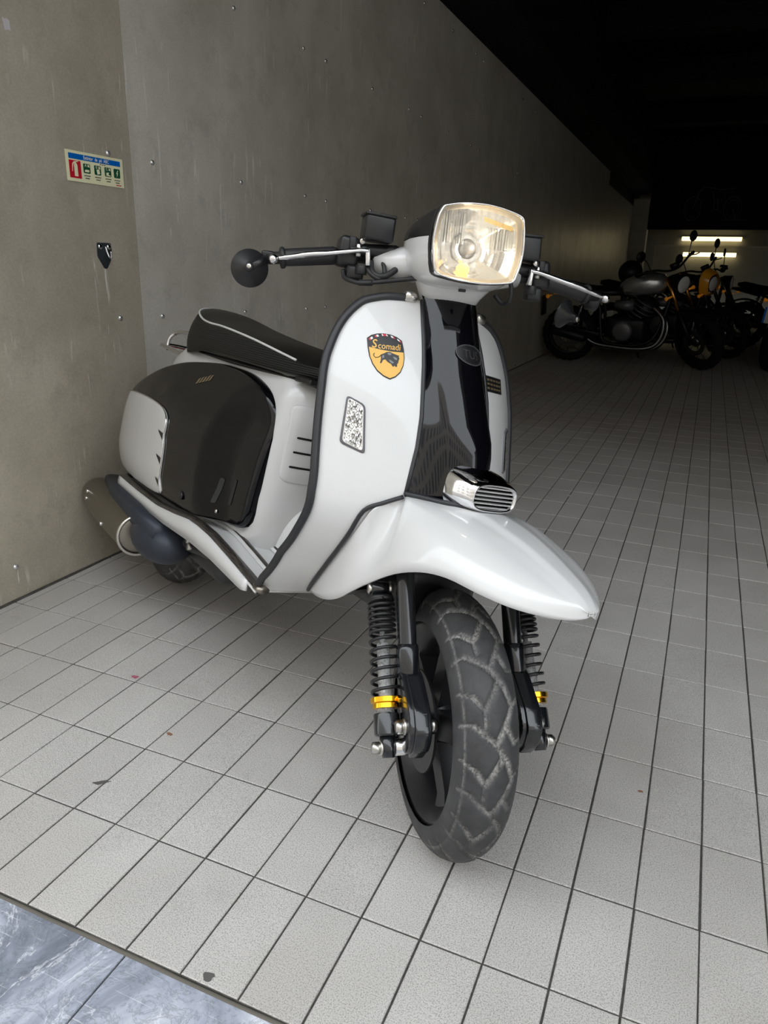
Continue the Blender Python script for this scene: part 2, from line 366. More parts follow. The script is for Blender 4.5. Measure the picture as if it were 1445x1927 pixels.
def flip_if(b, want):
    b.faces.ensure_lookup_table(); bmesh.ops.recalc_face_normals(b, faces=b.faces)
    return b

# ================================================================== SETTING
# floor: grout bed + tiles 100 x 200 mm
TW, TL = 0.1, 0.2
floor = struct(obj('floor', box((2.6, 8.9, -0.0625), (7.2, 18.2, 0.12)), 'grout', smooth=False))
tiles = []
J = 0.0017
for v in range(-1, 90):
    for u in range(-8, 60):
        x0, x1, y0, y1 = u*TW, (u+1)*TW, v*TL, (v+1)*TL
        if x1 < -0.75: continue
        px = [to_px((x, y, 0)) for x, y in ((x0, y0), (x1, y0), (x1, y1), (x0, y1))]
        area = 0.0
        if all(px):
            cx = sum(p[0] for p in px)/4; cy = sum(p[1] for p in px)/4
            if -60 < cx < 1505 and cy < 1990:
                area = abs(sum(px[i][0]*px[(i+1) % 4][1]-px[(i+1) % 4][0]*px[i][1] for i in range(4)))/2
        tiles.append((area, u, v))
tiles.sort(reverse=True)
tb = box((0, 0, -0.0045), (TW-2*J, TL-2*J, 0.009)); bmesh.ops.bevel(tb, geom=[e for e in tb.edges if all(v.co.z > -0.001 for v in e.verts)], offset=0.0011, segments=1, affect='EDGES')
bmesh.ops.delete(tb, geom=[f for f in tb.faces if f.calc_center_median().z < -0.0085], context='FACES')
tm = bpy.data.meshes.new('tile'); bmesh.ops.recalc_face_normals(tb, faces=tb.faces); tb.to_mesh(tm); tb.free(); tm.materials.append(MATS['tile'])
for i, (a, u, v) in enumerate(tiles[:300]):
    o = bpy.data.objects.new('tile', tm); link(o, floor)
    o.location = ((u+0.5)*TW+random.uniform(-.0005, .0005), (v+0.5)*TL+random.uniform(-.0005, .0005), random.uniform(-0.0004, 0.0))
    o.rotation_euler = (0, 0, random.uniform(-0.002, 0.002)+(PI if random.random() < .5 else 0))
vs, fs = [], []
for a, u, v in tiles[300:]:
    x0, x1, y0, y1 = u*TW+J, (u+1)*TW-J, v*TL+J, (v+1)*TL-J; k = len(vs); e = 0.0011
    vs += [(x0, y0, -.009), (x1, y0, -.009), (x1, y1, -.009), (x0, y1, -.009), (x0, y0, -e), (x1, y0, -e), (x1, y1, -e), (x0, y1, -e), (x0+e, y0+e, 0), (x1-e, y0+e, 0), (x1-e, y1-e, 0), (x0+e, y1-e, 0)]
    fs += [(k+8, k+9, k+10, k+11)]+[(k+i, k+(i+1) % 4, k+4+(i+1) % 4, k+4+i) for i in range(4)]+[(k+4+i, k+4+(i+1) % 4, k+8+(i+1) % 4, k+8+i) for i in range(4)]
me = bpy.data.meshes.new('tile_field'); me.from_pydata(vs, [], fs); obj('tile_field', me, 'tile', floor, smooth=False, kind='stuff')

# marble threshold
sill = struct(obj('trim_1', box((0.9, -0.42, -0.066), (4.6, 0.418, 0.12)), 'grout', smooth=False))
for i, (xa, xb) in enumerate(((-1.4, -0.602), (-0.598, 0.4045), (0.4065, 1.405), (1.408, 2.41), (2.414, 3.2))):
    obj('marble_slab', box(((xa+xb)/2, -0.4165, -0.009), (xb-xa-0.001, 0.419, 0.014), bev=0.0015), 'marble', sill, smooth=False)
# dirt packed joint between tiles and marble
obj('joint_filler', tube([(-1.3+0.05*i, -0.2045+random.uniform(-.0015, .0015), -0.004) for i in range(90)], 0.0045, 6, flat=0.8), 'joint_dirt', sill)

# left wall of bolted metal sheets
WK, WC = 0.0, -0.737
def wp(y, z, off=0.0): return Vector((WC+WK*y+off, y-WK*off, z))
def wtop(y): return 2.56 if y < 13.0 else 2.36
def wall_block(name, y0, y1, z0, o0, o1, m, parent=None, gap=0.0, full=False):
    b = bmesh.new(); V = []
    for y in (y0+gap, y1-gap):
        for z in (z0, 3.7 if full else wtop((y0+y1)/2)):
            for o in (o0, o1): V.append(b.verts.new(wp(y, z, o)))
    for f in ((0, 1, 3, 2), (4, 6, 7, 5), (0, 4, 5, 1), (2, 3, 7, 6), (0, 2, 6, 4), (1, 5, 7, 3)): b.faces.new([V[i] for i in f])
    return obj(name, b, m, parent, smooth=False)
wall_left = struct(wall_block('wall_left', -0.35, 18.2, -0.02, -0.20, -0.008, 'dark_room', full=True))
seams = [-0.35, -0.005]+[1.27+1.276*k for k in range(13)]+[16.98]
domem = None
for i in range(len(seams)-1):
    ya, yb = seams[i], seams[i+1]
    if yb > 17: break
    wall_block('metal_sheet', ya, yb, 0.004, -0.008, 0.0 if i != 1 else 0.0012, 'wall_sheet_brown' if i < 2 else 'wall_sheet_grey', wall_left, 0.0012)
rb = lathe([(0, 0.0095), (0.0015, 0.0095), (0.0045, 0.0075), (0.0066, 0.004), (0.0072, 0.0008)], (0, 0, 0), (1, 0, 0), 12)
rm = bpy.data.meshes.new('rivet'); bmesh.ops.recalc_face_normals(rb, faces=rb.faces); rb.to_mesh(rm); rb.free(); rm.materials.append(MATS['zinc'])
for p in rm.polygons: p.use_smooth = True
for i in range(1, 7):
    ya, yb = seams[i], seams[i+1]
    for yy in (ya+0.100, (ya+yb)/2-0.002, yb-0.107):
        for zz in (0.10, 0.802, 1.308, 1.905, 2.505):
            z = zz-0.012*(yy-1.2)+random.uniform(-.004, .004)
            if z > wtop(yy)-0.03: continue
            o = bpy.data.objects.new('rivet', rm); link(o, wall_left); o.location = wp(yy+random.uniform(-.006, .006), z, 0.0012 if i == 1 else 0.0)
# mortar bead along the wall foot
obj('skirting_bead', tube([wp(-0.34+0.15*i, -0.001, 0.004+random.uniform(-.002, .002)) for i in range(60)], 0.006, 6), 'grout', wall_left)

# ceiling, beams, far end
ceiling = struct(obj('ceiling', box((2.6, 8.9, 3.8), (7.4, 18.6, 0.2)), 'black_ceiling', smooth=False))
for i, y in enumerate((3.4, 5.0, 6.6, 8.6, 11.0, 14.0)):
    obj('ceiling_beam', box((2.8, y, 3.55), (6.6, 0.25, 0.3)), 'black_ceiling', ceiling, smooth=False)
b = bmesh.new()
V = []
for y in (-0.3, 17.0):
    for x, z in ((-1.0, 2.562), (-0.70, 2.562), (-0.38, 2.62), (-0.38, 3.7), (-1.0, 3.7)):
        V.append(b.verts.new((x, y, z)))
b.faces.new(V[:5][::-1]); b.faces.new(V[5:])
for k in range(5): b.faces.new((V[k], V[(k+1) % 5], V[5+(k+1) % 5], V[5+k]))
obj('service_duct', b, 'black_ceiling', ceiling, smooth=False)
struct(obj('wall_right', box((6.25, 8.9, 1.8), (0.2, 18.6, 3.8)), 'dark_room', smooth=False))
struct(obj('wall_back', box((2.6, 18.25, 1.8), (7.4, 0.2, 3.8)), 'cream_wall', smooth=False))
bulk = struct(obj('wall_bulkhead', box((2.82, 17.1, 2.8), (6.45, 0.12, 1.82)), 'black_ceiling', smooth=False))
struct(obj('wall_pillar', box((-0.577, 17.2, 1.25), (0.335, 0.4, 2.5)), 'cream_wall', smooth=False))
struct(obj('trim_2', box((2.6, 18.13, 1.62), (6.6, 0.04, 0.03)), 'cream_wall', smooth=False))
# pale outline of a motorcycle painted on the bulkhead
ob = bmesh.new()
def ring2(cx, cz, ro, n=28, w=0.02):
    for k in range(n):
        a0, a1 = 2*PI*k/n, 2*PI*(k+1)/n
        q = [ob.verts.new((cx+r*0.72*math.cos(a), 17.037, cz+r*math.sin(a))) for r, a in ((ro, a0), (ro, a1), (ro-w, a1), (ro-w, a0))]; ob.faces.new(q)
def line2(pts, w=0.02):
    for a, c in zip(pts[:-1], pts[1:]):
        d = (Vector((c[0]-a[0], 0, c[1]-a[1]))).normalized(); n = Vector((-d.z, 0, d.x))*w/2
        q = [ob.verts.new(Vector((p[0], 17.037, p[1]))+s*n) for p, s in ((a, 1), (c, 1), (c, -1), (a, -1))]; ob.faces.new(q)
for cx in (0.45, 1.215): ring2(cx, 2.30, 0.24); ring2(cx, 2.30, 0.17, w=0.012)
line2([(0.5, 2.55), (0.62, 2.72), (0.75, 2.70), (0.95, 2.66), (1.23, 2.69)]); line2([(0.80, 2.62), (0.86, 2.40), (0.84, 2.22)]); line2([(0.9, 2.5), (0.95, 2.3), (0.8, 2.25)])
line2([(1.05, 2.08), (1.52, 2.08)], 0.015); line2([(1.22, 2.30), (1.30, 2.10)]); line2([(0.45, 2.3), (0.56, 2.66)])
obj('painted_outline', ob, 'faint_paint', bulk, smooth=False)

# street outside the entrance (seen only in reflections) and the building over it
struct(obj('street', box((1, -16.3, -0.12), (60, 31.3, 0.2)), 'street_stone', smooth=False))
struct(obj('wall_front_upper', box((2.6, -0.2, 6.85), (40, 0.5, 6.3)), 'facade', smooth=False))  # unseen storeys added above the opening to keep the sun off the entrance
struct(obj('wall_front_left', box((-9.6, 0.0, 1.6), (17.3, 0.7, 3.4)), 'side_stone', smooth=False))
struct(obj('wall_front_right', box((14.2, -0.5, 1.6), (16, 1.4, 3.4)), 'facade', smooth=False))
house = struct(obj('wall_opposite', box((0, -13.6, 6.5), (56, 2.0, 13.0)), 'facade', smooth=False))  # unseen facade opposite, made taller to block sky light from the deep floor
wm = None
for r in range(4):
    for k in range(-9, 10):
        g = obj('street_window', box((k*2.6, -12.58, 1.7+r*3.1), (1.1, 0.06, 1.9)), 'facade_glass', house, smooth=False) if wm is None else bpy.data.objects.new('street_window', wm)
        if wm is None: wm = g.data; g.location = (0, 0, 0); base = Vector((k*2.6, 0, 1.7+r*3.1))
        else: link(g, house); g.location = Vector((k*2.6, 0, 1.7+r*3.1))-base

# ================================================================== SCOOTER
# local frame: x forward, y to the scooter's left, z up, origin on the ground under the front axle; leaning on its side stand
LOC = Vector((0.71914, 0.20139, 0.0065)); HEAD = math.radians(-32.909); LEAN = math.radians(13.842); STEER = math.radians(-22.492); RAKE = math.radians(21)
scooter = empty('scooter', matrix=Matrix.Translation(LOC) @ Matrix.Rotation(HEAD, 4, 'Z') @ Matrix.Rotation(-LEAN, 4, 'X'),
                label='white and black retro motor scooter leaning on its stand beside the metal wall', category='scooter')
AX = Vector((0, 0, 0.231))
SM = Matrix.Translation(AX) @ Matrix.Rotation(STEER, 4, Vector((-math.sin(RAKE), 0, math.cos(RAKE)))) @ Matrix.Translation(-AX)
def part(name, me, m, steer=False, parent=None, **k):
    return obj(name, me, m, parent or scooter, SM if (steer and parent is None) else None, **k)

# ---- leg shield surface
ZS = [.315, .33, .35, .39, .43, .465, .5, .54, .57, .6, .64, .68, .725, .77, .8, .834, .864, .9, .935, 1.0]
XS = [-.405, -.368, -.335, -.275, -.222, -.18, -.145, -.118, -.112, -.115, -.126, -.138, -.151, -.166, -.18, -.195, -.212, -.234, -.257, -.30]
KZ = [.315, .33, .35, .43, .5, 1.0]; KV = [.3, .8, 1.2, 1.9, 2.0, 2.0]
def xsm(z): return (interp(z-.012, ZS, XS)+interp(z, ZS, XS)+interp(z+.012, ZS, XS))/3
def shield(y, z, off=0.0):
    k = interp(z, KZ, KV); x = xsm(z)-k*y*y
    e = 0.004; dz = (xsm(z+e)-xsm(z-e))/(2*e)
    n = Vector((1, 2*k*y, -dz)).normalized()
    return Vector((x, y, z))+n*off
EZ = [.315, .345, .41, .495, .57, .64, .70, .725, .773, .803, .834, .864, .894, .913, .927, .935]
EY = [.197, .205, .215, .228, .235, .236, .235, .234, .231, .226, .217, .204, .184, .163, .131, .085]
zl = [.315, .322, .33, .34, .35, .37, .39, .41, .43, .45, .47, .49, .51, .53, .55, .57, .6, .63, .66, .69, .72, .75, .775, .80, .82, .84, .855, .87, .885, .9, .911, .92, .928, .935]
b = bmesh.new(); rows = []
for z in zl:
    e = interp(z, EZ, EY); rows.append([b.verts.new(shield(e*t/14, z)) for t in range(-14, 15)])
for i in range(len(rows)-1):
    for k in range(28): b.faces.new((rows[i][k], rows[i][k+1], rows[i+1][k+1], rows[i+1][k]))
leg = part('leg_shield', b, 'white_paint')
md = leg.modifiers.new('thickness', 'SOLIDIFY'); md.thickness = 0.004; md.offset = -1
edge = [shield(0.08, .937)]+[shield(interp(z, EZ, EY), z) for z in zl[::-1]]+[Vector((-.43, .19, .306))]
for s in (-1, 1):
    path = smooth_path([(p.x, p.y*s, p.z) for p in edge], 2)
    part('edge_trim', tube(path, 0.0078, 10), 'trim_rubber', parent=leg)
    q = Vector(path[0]); part('trim_clip', lathe([(0, .0098), (.015, .0098), (.021, .0078), (.0245, .003)], (q.x-.002, q.y+s*.017, q.z), (0.22, -s*1.0, 0.0), 14), 'bolt_steel', parent=leg)

# ---- horn casting
CZ = [.60, .63, .66, .69, .714, .757, .798, .836, .866, .922, .966]
CX = [-.062, -.066, -.070, -.076, -.085, -.112, -.136, -.158, -.174, -.202, -.224]
BZ = [.575, .598, .635, .681, .732, .783, .865, .917, .936, .966]; BY = [.106, .100, .094, .085, .080, .078, .071, .066, .063, .060]
RZ = [.60, .69, .80, .966]; RR_ = [.046, .052, .058, .059]
def cast_ring(z, grow=0.0):
    xf = interp(z, CZ, CX)+grow; yb = interp(z, BZ, BY)+grow*0.6; R = interp(z, RZ, RR_)+grow; xb = shield(yb, min(z, .945)).x+0.0035
    if z > .945: xb = xf-0.062
    half = []
    a1 = math.radians(72)
    for k in range(11):
        a = a1*k/10; half.append((xf-R*(1-math.cos(a)), R*math.sin(a)))
    px_, py_ = half[-1]; d = Vector((-math.sin(a1), math.cos(a1), 0))
    c = Vector((px_, py_, 0))+d*max(0.004, (px_-xb)*0.62)
    for k in range(1, 8):
        t = k/7; half.append(((1-t)**2*px_+2*t*(1-t)*c.x+t*t*xb, (1-t)**2*py_+2*t*(1-t)*min(c.y, yb)+t*t*yb))
    return [Vector((x, -y, z)) for x, y in half[::-1]]+[Vector((x, y, z)) for x, y in half[1:]]
zr = [.572, .585, .598, .615, .635, .66, .69, .714, .735, .757, .78, .80, .82, .84, .866, .89, .917, .94, .958, .966]
cast = part('horn_casting', loft([cast_ring(z) for z in zr], closed=False), 'black_paint')
top = cast_ring(.966); part('casting_lip', tube([p+Vector((0, 0, 0)) for p in top], .0025, 8), 'trim_rubber', parent=cast)
for s in (-1, 1):
    part('casting_seal', tube([shield(s*interp(z, BZ, BY), z, .001) for z in (.598, .635, .681, .732, .783, .82, .865, .9, .936)], .0042, 8), 'trim_rubber', parent=cast)
# oval badge on the casting
def on_cast(u, v, off=0.0):
    z = .859+v; ring = cast_ring(z); m = len(ring)//2; best = None
    R = interp(z, RZ, RR_); a = u/R; xf = interp(z, CZ, CX)
    return Vector((xf-R*(1-math.cos(a))+off*math.cos(a), R*math.sin(a)+off*math.sin(a), z))
oval = [(.030*math.cos(2*PI*k/32), .0165*math.sin(2*PI*k/32)) for k in range(32)]
bd = part('oval_badge', patch(oval, on_cast, off=.0022, thick=.004), 'black_satin', parent=cast)
part('badge_rim', tube([on_cast(u, v, .0026) for u, v in oval]+[on_cast(*oval[0], .0026)], .0014, 6), 'badge_grey', parent=cast)
part('badge_letters', text_bm('TUS', .021, lambda x, y: on_cast(x, y, .0029), xscale=.95), 'badge_grey', parent=cast, smooth=False)

# ---- front fender (fixed to the leg shield)
LO = [(.2272, 0, .5195), (.2262, .012, .5145), (.214, .033, .508), (.193, .066, .506), (.161, .1, .507), (.117, .125, .511), (.059, .14, .514), (.008, .15, .505), (-.05, .155, .481), (-.115, .155, .441), (-.16, .15, .410), (-.205, .143, .379), (-.25, .134, .358), (-.294, .124, .345), (-.34, .112, .337), (-.384, .099, .333)]
UP = [(.2272, 0, .5225), (.2262, 0, .5285), (.215, 0, .5375), (.19, 0, .550), (.146, 0, .566), (.098, 0, .581), (.034, 0, .595), (-.02, 0, .601), (-.085, 0, .602), (-.138, .10, .594), (-.146, .13, .577), (-.150, .155, .557), (-.188, .156, .503), (-.262, .141, .43), (-.33, .121, .37), (-.385, .1, .335)]
SW = [.003, .008, .012, .017, .023, .028, .036, .04, .04]
SH = [.006, .016, .024, .034, .044, .055, .072, .092, .105]
rings = []
for i, (L, U) in enumerate(zip(LO, UP)):
    L = Vector(L); U = Vector(U); half = []
    if i < 9:
        sw, sh = SW[i], SH[i]; k = min(1.0, i/3)
        pts = [Vector((U.x, 0, U.z+.003*k)), Vector((U.x, sw*.6, U.z+.003*k)), Vector((U.x, sw, U.z+.0024*k)), Vector((U.x, sw+.005*k, U.z-.001*k)), Vector((U.x, (sw+sh)/2+.003, U.z-.002*k)), Vector((U.x*.9+L.x*.1, sh, U.z-.006*k))]
        if i == 8: pts = [Vector((-.112, .06+.046*j/5, .602-.005*j/5)) for j in range(6)]
        A = pts[-1]; C = Vector(((A.x+L.x)/2, L.y*.99, A.z-(A.z-L.z)*.18))
    else:
        pts = [U+(L-U)*0.001*j for j in range(6)]; A = pts[-1]; m_ = (A+L)/2; C = m_+Vector((.014, .003, .010))*min(1.0, (A-L).length/.1)
    half = pts[:]
    for j in range(1, 9):
        t = j/8; half.append(A*(1-t)**2+C*2*t*(1-t)+L*t*t)
    rings.append(half)
# resample between the stations for a smooth shape
fine = []
for i in range(len(rings)-1):
    for k in range(4):
        t = k/4; row = []
        for j in range(len(rings[0])):
            P = [rings[max(i-1, 0)][j], rings[i][j], rings[i+1][j], rings[min(i+2, len(rings)-1)][j]]
            row.append(0.5*((2*P[1])+(P[2]-P[0])*t+(2*P[0]-5*P[1]+4*P[2]-P[3])*t*t+(3*P[1]-P[0]-3*P[2]+P[3])*t**3))
        fine.append(row)
fine.append(rings[-1])
b = bmesh.new()
for s in (-1, 1):
    R = [[b.verts.new((p.x, p.y*s if j else 0 if i < 30 else p.y*s, p.z)) for j, p in enumerate(row)] for i, row in enumerate(fine)]
    for i in range(len(R)-1):
        for j in range(len(R[0])-1): b.faces.new((R[i][j], R[i][j+1], R[i+1][j+1], R[i+1][j]))
bmesh.ops.remove_doubles(b, verts=b.verts, dist=2e-4)
fender = part('front_fender', b, 'white_paint')
md = fender.modifiers.new('thickness', 'SOLIDIFY'); md.thickness = 0.0035; md.offset = -1
for s in (-1, 1):
    part('fender_seal', tube(smooth_path([shield((y+.004)*s, z, .003) for x, y, z in UP[9:]], 4), .0040, 8), 'trim_rubber', parent=fender)
part('fender_seal', tube(smooth_path([(-.134, -.102, .600), (-.113, -.090, .602), (-.085, -.070, .603), (-.062, -.054, .605), (-.040, -.03, .607), (-.034, 0, .608), (-.040, .03, .607), (-.062, .054, .605), (-.085, .070, .603), (-.113, .090, .602), (-.134, .102, .600)], 4), .0050, 8), 'trim_rubber', parent=fender)

part('dark_underplate', loft([[Vector((x, y, z+.004+.01*(1-(y/w)**2))) for y in [-w+2*w*k/8 for k in range(9)]] for x, w, z in ((-.36, .104, .336), (-.30, .119, .345), (-.25, .131, .359), (-.205, .140, .380), (-.18, .144, .397))], closed=False), 'black_satin', parent=fender)  # black sheet added to darken the underside between the fender skirts

# ---- horn with chrome shroud and slatted grille
hn = 40
def horn_ring(x, hw, z0, z1, p=3.2, skew=0.0):
    out = []
    for k in range(hn):
        a = 2*PI*k/hn; c, s_ = math.cos(a), math.sin(a)
        y = hw*math.copysign(abs(c)**(2/p), c); z = (z0+z1)/2+(z1-z0)/2*math.copysign(abs(s_)**(2/p), s_)
        out.append(Vector((x-skew*(z-(z0+z1)/2), y, z)))
    return out
horn = part('horn', loft([horn_ring(-.085, .062, .594, .672), horn_ring(-.06, .060, .598, .668), horn_ring(-.03, .054, .604, .659), horn_ring(-.021, .052, .6055, .6555), horn_ring(-.0195, .050, .6075, .6535), horn_ring(-.0205, .0475, .610, .651), horn_ring(-.027, .0465, .611, .650)], cap=False), 'chrome')
part('grille_back', loft([horn_ring(-.034, .0468, .611, .650), horn_ring(-.0335, .001, .63, .631)], cap=True), 'black_plastic', parent=horn)
for k in range(6):
    z = .6135+k*.0068; half = .046*(1-abs((z-.6305)/.0225)**3.2)**(1/3.2)
    part('grille_slat', box((-.0245, 0, z), (.007, half*2, .0011), Matrix.Rotation(math.radians(8), 3, 'Y')), 'slat_metal', parent=horn, smooth=False)

# ---- shield emblem on the right of the leg shield
def emb(u, v, off=0.0):   # u to the viewer's right (= scooter +y), v up
    a = math.radians(8); return shield(-.1375+u*math.cos(a)-v*math.sin(a)*.55, .8235+u*math.sin(a)*1.15+v, off)
sh_out = [(-.0285, .027), (-.021, .0325), (-.0105, .036), (0, .037), (.0105, .036), (.021, .0325), (.0285, .027), (.0293, .012), (.0285, -.002), (.025, -.015), (.019, -.026), (.010, -.034), (0, -.0385), (-.010, -.034), (-.019, -.026), (-.025, -.015), (-.0285, -.002), (-.0293, .012)]
em = part('emblem', patch(densify(sh_out, .004), emb, off=.0012, thick=.0012), 'emblem_black')
gold = [(-.0275, .0125), (-.01, .0095), (.01, .0075), (.0277, .0075), (.027, -.003), (.0238, -.0145), (.018, -.025), (.0094, -.0327), (0, -.0368), (-.0094, -.0327), (-.018, -.025), (-.0238, -.0145), (-.027, -.003)]
part('gold_field', patch(densify(gold, .004), emb, off=.0016), 'emblem_gold', parent=em)
part('emblem_letters', text_bm('comadi', .0148, lambda x, y: emb(x+.0045, y+.0152-.03*x, .0017), shear=.28, xscale=.86, bold=.0001), 'emblem_gold', parent=em, smooth=False)
part('emblem_letters', text_bm('S', .0200, lambda x, y: emb(x-.0195, y+.0178, .0019), shear=.3, xscale=.9, bold=.0002), 'emblem_gold', parent=em, smooth=False)
for (u0_, u1_, c_) in ((-.026, -.0235, 'emblem_red'), (-.0235, -.020, 'emblem_white'), (-.016, -.0135, 'emblem_red'), (-.0135, -.0100, 'emblem_white'), (-.0045, -.0028, 'emblem_white'), (-.0028, .0028, 'emblem_red'), (.0028, .0045, 'emblem_white'), (.0100, .0135, 'emblem_white'), (.0135, .016, 'emblem_red'), (.020, .0235, 'emblem_white'), (.0235, .026, 'emblem_red')):
    f = lambda u: .0362-.0115*(abs(u)/.0285)**1.9
    part('flag_stripe', from_data([emb(u0_, f(u0_)-.0005, .0019), emb(u1_, f(u1_)-.0005, .0019), emb(u1_+.001, f(u1_)-.0038, .0019), emb(u0_+.001, f(u0_)-.0038, .0019)], [(0, 1, 2, 3)]), c_, parent=em, smooth=False)
cat_poly = [(-.0105, .001), (-.005, .0035), (.000, .0062), (.005, .0068), (.0095, .0045), (.0125, .0035), (.0165, .0022), (.0195, .0015), (.0185, -.001), (.0195, -.003), (.0175, -.007), (.0165, -.0105), (.014, -.013), (.0145, -.016), (.012, -.0178), (.010, -.0155), (.008, -.0175), (.006, -.0165), (.0045, -.013), (.001, -.0115), (-.002, -.009), (-.0035, -.0065), (-.006, -.0065), (-.0085, -.0085), (-.0105, -.0125), (-.0125, -.0135), (-.013, -.012), (-.0115, -.0085), (-.0105, -.004)]
bb = bmesh.new(); vv = [bb.verts.new((u, v, 0)) for u, v in cat_poly]; bmesh.ops.triangle_fill(bb, use_beauty=True, edges=[bb.edges.new((vv[i], vv[(i+1) % len(vv)])) for i in range(len(vv))])
for v in bb.verts: v.co = emb(v.co.x, v.co.y, .0020)
part('leaping_cat', bb, 'emblem_black', parent=em, smooth=False)
part('cat_tail', tube([emb(u, v, .0020) for u, v in ((-.010, .0), (-.0145, -.0035), (-.019, -.0045), (-.0215, -.002), (-.0215, .001), (-.020, .0025))], .0006, 6), 'emblem_black', parent=em)
for q in ([(.0005, .0045), (.004, .0052), (.0075, .0035), (.0045, .001), (.001, .0015)], [(.0085, -.001), (.0125, -.0015), (.0155, -.0035), (.0145, -.0065), (.011, -.0055)], [(.0015, -.006), (.0055, -.0075), (.0095, -.0105), (.007, -.0125), (.003, -.0100)], [(-.0085, -.0005), (-.0055, .001), (-.0055, -.003), (-.0085, -.0055)]):
    part('cat_highlight', patch(q, emb, off=.0023, rings=(1, .5)), 'emblem_grey', parent=em)
# dark printed plate on the left of the shield
def stk(u, v, off=0.0): return shield(.1155+u, .8185+v, off)
sp = part('info_sticker', patch(densify([(-.039, .0145), (.039, .0145), (.039, -.0145), (-.039, -.0145)], .008), stk, off=.0012, thick=.001), 'black_satin')
for r in range(3):
    for k in range(5):
        u = -.031+k*.013; v = .0075-.0078*r
        part('print_stroke', from_data([stk(u, v-.0018, .0016), stk(u+.009, v-.0018, .0016), stk(u+.009, v+.0018, .0016), stk(u, v+.0018, .0016)], [(0, 1, 2, 3)]), 'brass_print', parent=sp, smooth=False)

part('drain_slot', patch(rounded([(-.092, .345), (-.089, .345), (-.089, .335), (-.092, .335)], .001, 2), shield, off=.0008, rings=(1, .5)), 'black_satin')
# ---- indicators set in the leg shield
for s in (-1, 1):
    q = [(.198*s, .743), (.171*s, .733), (.168*s, .651), (.205*s, .661)]
    if s > 0: q = q[::-1]
    ro = rounded(q, .007); cy_ = sum(p[0] for p in q)/4; cz_ = sum(p[1] for p in q)/4
    ind = part('indicator', patch(densify(ro, .006), shield, off=.003, thick=.004, round_edge=.0015), 'grey_frame')
    inner = [(cy_+(u-cy_)*.80, cz_+(v-cz_)*.915) for u, v in ro]
    part('lens_rim', patch(densify(inner, .006), shield, off=.0036), 'alloy', parent=ind)
    inner = [(cy_+(u-cy_)*.72, cz_+(v-cz_)*.885) for u, v in ro]
    part('indicator_lens', patch(densify(inner, .006), shield, off=.0046), 'indicator_lens', parent=ind)

# ---- floor boards
BX = [-.40, -.46, -.55, -.664, -.74, -.80, -.90, -1.03, -1.2, -1.38]; BZ2 = [.322, .330, .341, .353, .355, .353, .339, .325, .321, .321]
def bz(x): return interp(x, BX, BZ2)
xs_ = [-.40-.02*i for i in range(50)]
for s in (-1, 1):
    b = bmesh.new(); rows = []
    for x in xs_:
        yi = interp(x, [-1.4, -.72, -.66, -.40], [.15, .14, .045, .045]); z = bz(x)-.004
        rows.append([b.verts.new((x, s*(yi+(.205-yi)*t/6), z)) for t in range(7)]+[b.verts.new((x, s*.209, z-.004))])
    for i in range(len(rows)-1):
        for k in range(7): b.faces.new((rows[i][k], rows[i][k+1], rows[i+1][k+1], rows[i+1][k]))
    fb = part('floor_board', b, 'white_paint'); md = fb.modifiers.new('thickness', 'SOLIDIFY'); md.thickness = .004
    low = [.297 if x > -.5 else interp(x, [-.5, -.634, -.766, -.968, -1.12, -1.4], [.298, .304, .303, .291, .288, .288]) for x in xs_]
    b = bmesh.new(); R = []
    for i, (x, lz) in enumerate(zip(xs_, low)):
        if x > -.428: continue
        hz = bz(x)-.003; e = max(0.0, min(1.0, (-x-.428)/.02)); lz2 = hz-(hz-lz)*(0.55+.45*e)
        R.append([b.verts.new((x, s*(.209+o), z)) for o, z in ((0, hz), (.002, (hz+lz2)/2), (0, lz2), (-.004, lz2), (-.004, hz))])
    for i in range(len(R)-1):
        for k in range(5): b.faces.new((R[i][k], R[i][(k+1) % 5], R[i+1][(k+1) % 5], R[i+1][k]))
    b.faces.new(R[0][::-1]); b.faces.new(R[-1])
    part('side_fin', b, 'white_paint', parent=fb)
    pth = [(x, s*.197, bz(x)+.001) for x in xs_ if x > -1.38]+[(-1.385, s*.175, .321), (-1.385, s*.15, .321)]
    part('board_strip', tube(pth, .0125, 12, flat=.5), 'strip_rubber', parent=fb)
    part('strip_cap', tube([(-.385, s*.197, bz(-.4)+.001), (-.41, s*.197, bz(-.4)+.001)], .0135, 12, flat=.6), 'brushed_steel', parent=fb)
    for (xa, ya, xb, yb) in ((-.43, .143, -.80, .128), (-.50, .075, -.69, .068)):
        pr_ = [(xa+(xb-xa)*t/12, s*(ya+(yb-ya)*t/12), bz(xa+(xb-xa)*t/12)) for t in range(13)]
        part('rail_base', tube([(p[0], p[1]-s*.002*-1, p[2]+.001) for p in pr_], .0085, 8, flat=.7), 'white_paint', parent=fb)
        part('board_rail', tube([(p[0], p[1], p[2]+.0055) for p in pr_], .0055, 8, flat=.75), 'strip_rubber', parent=fb)

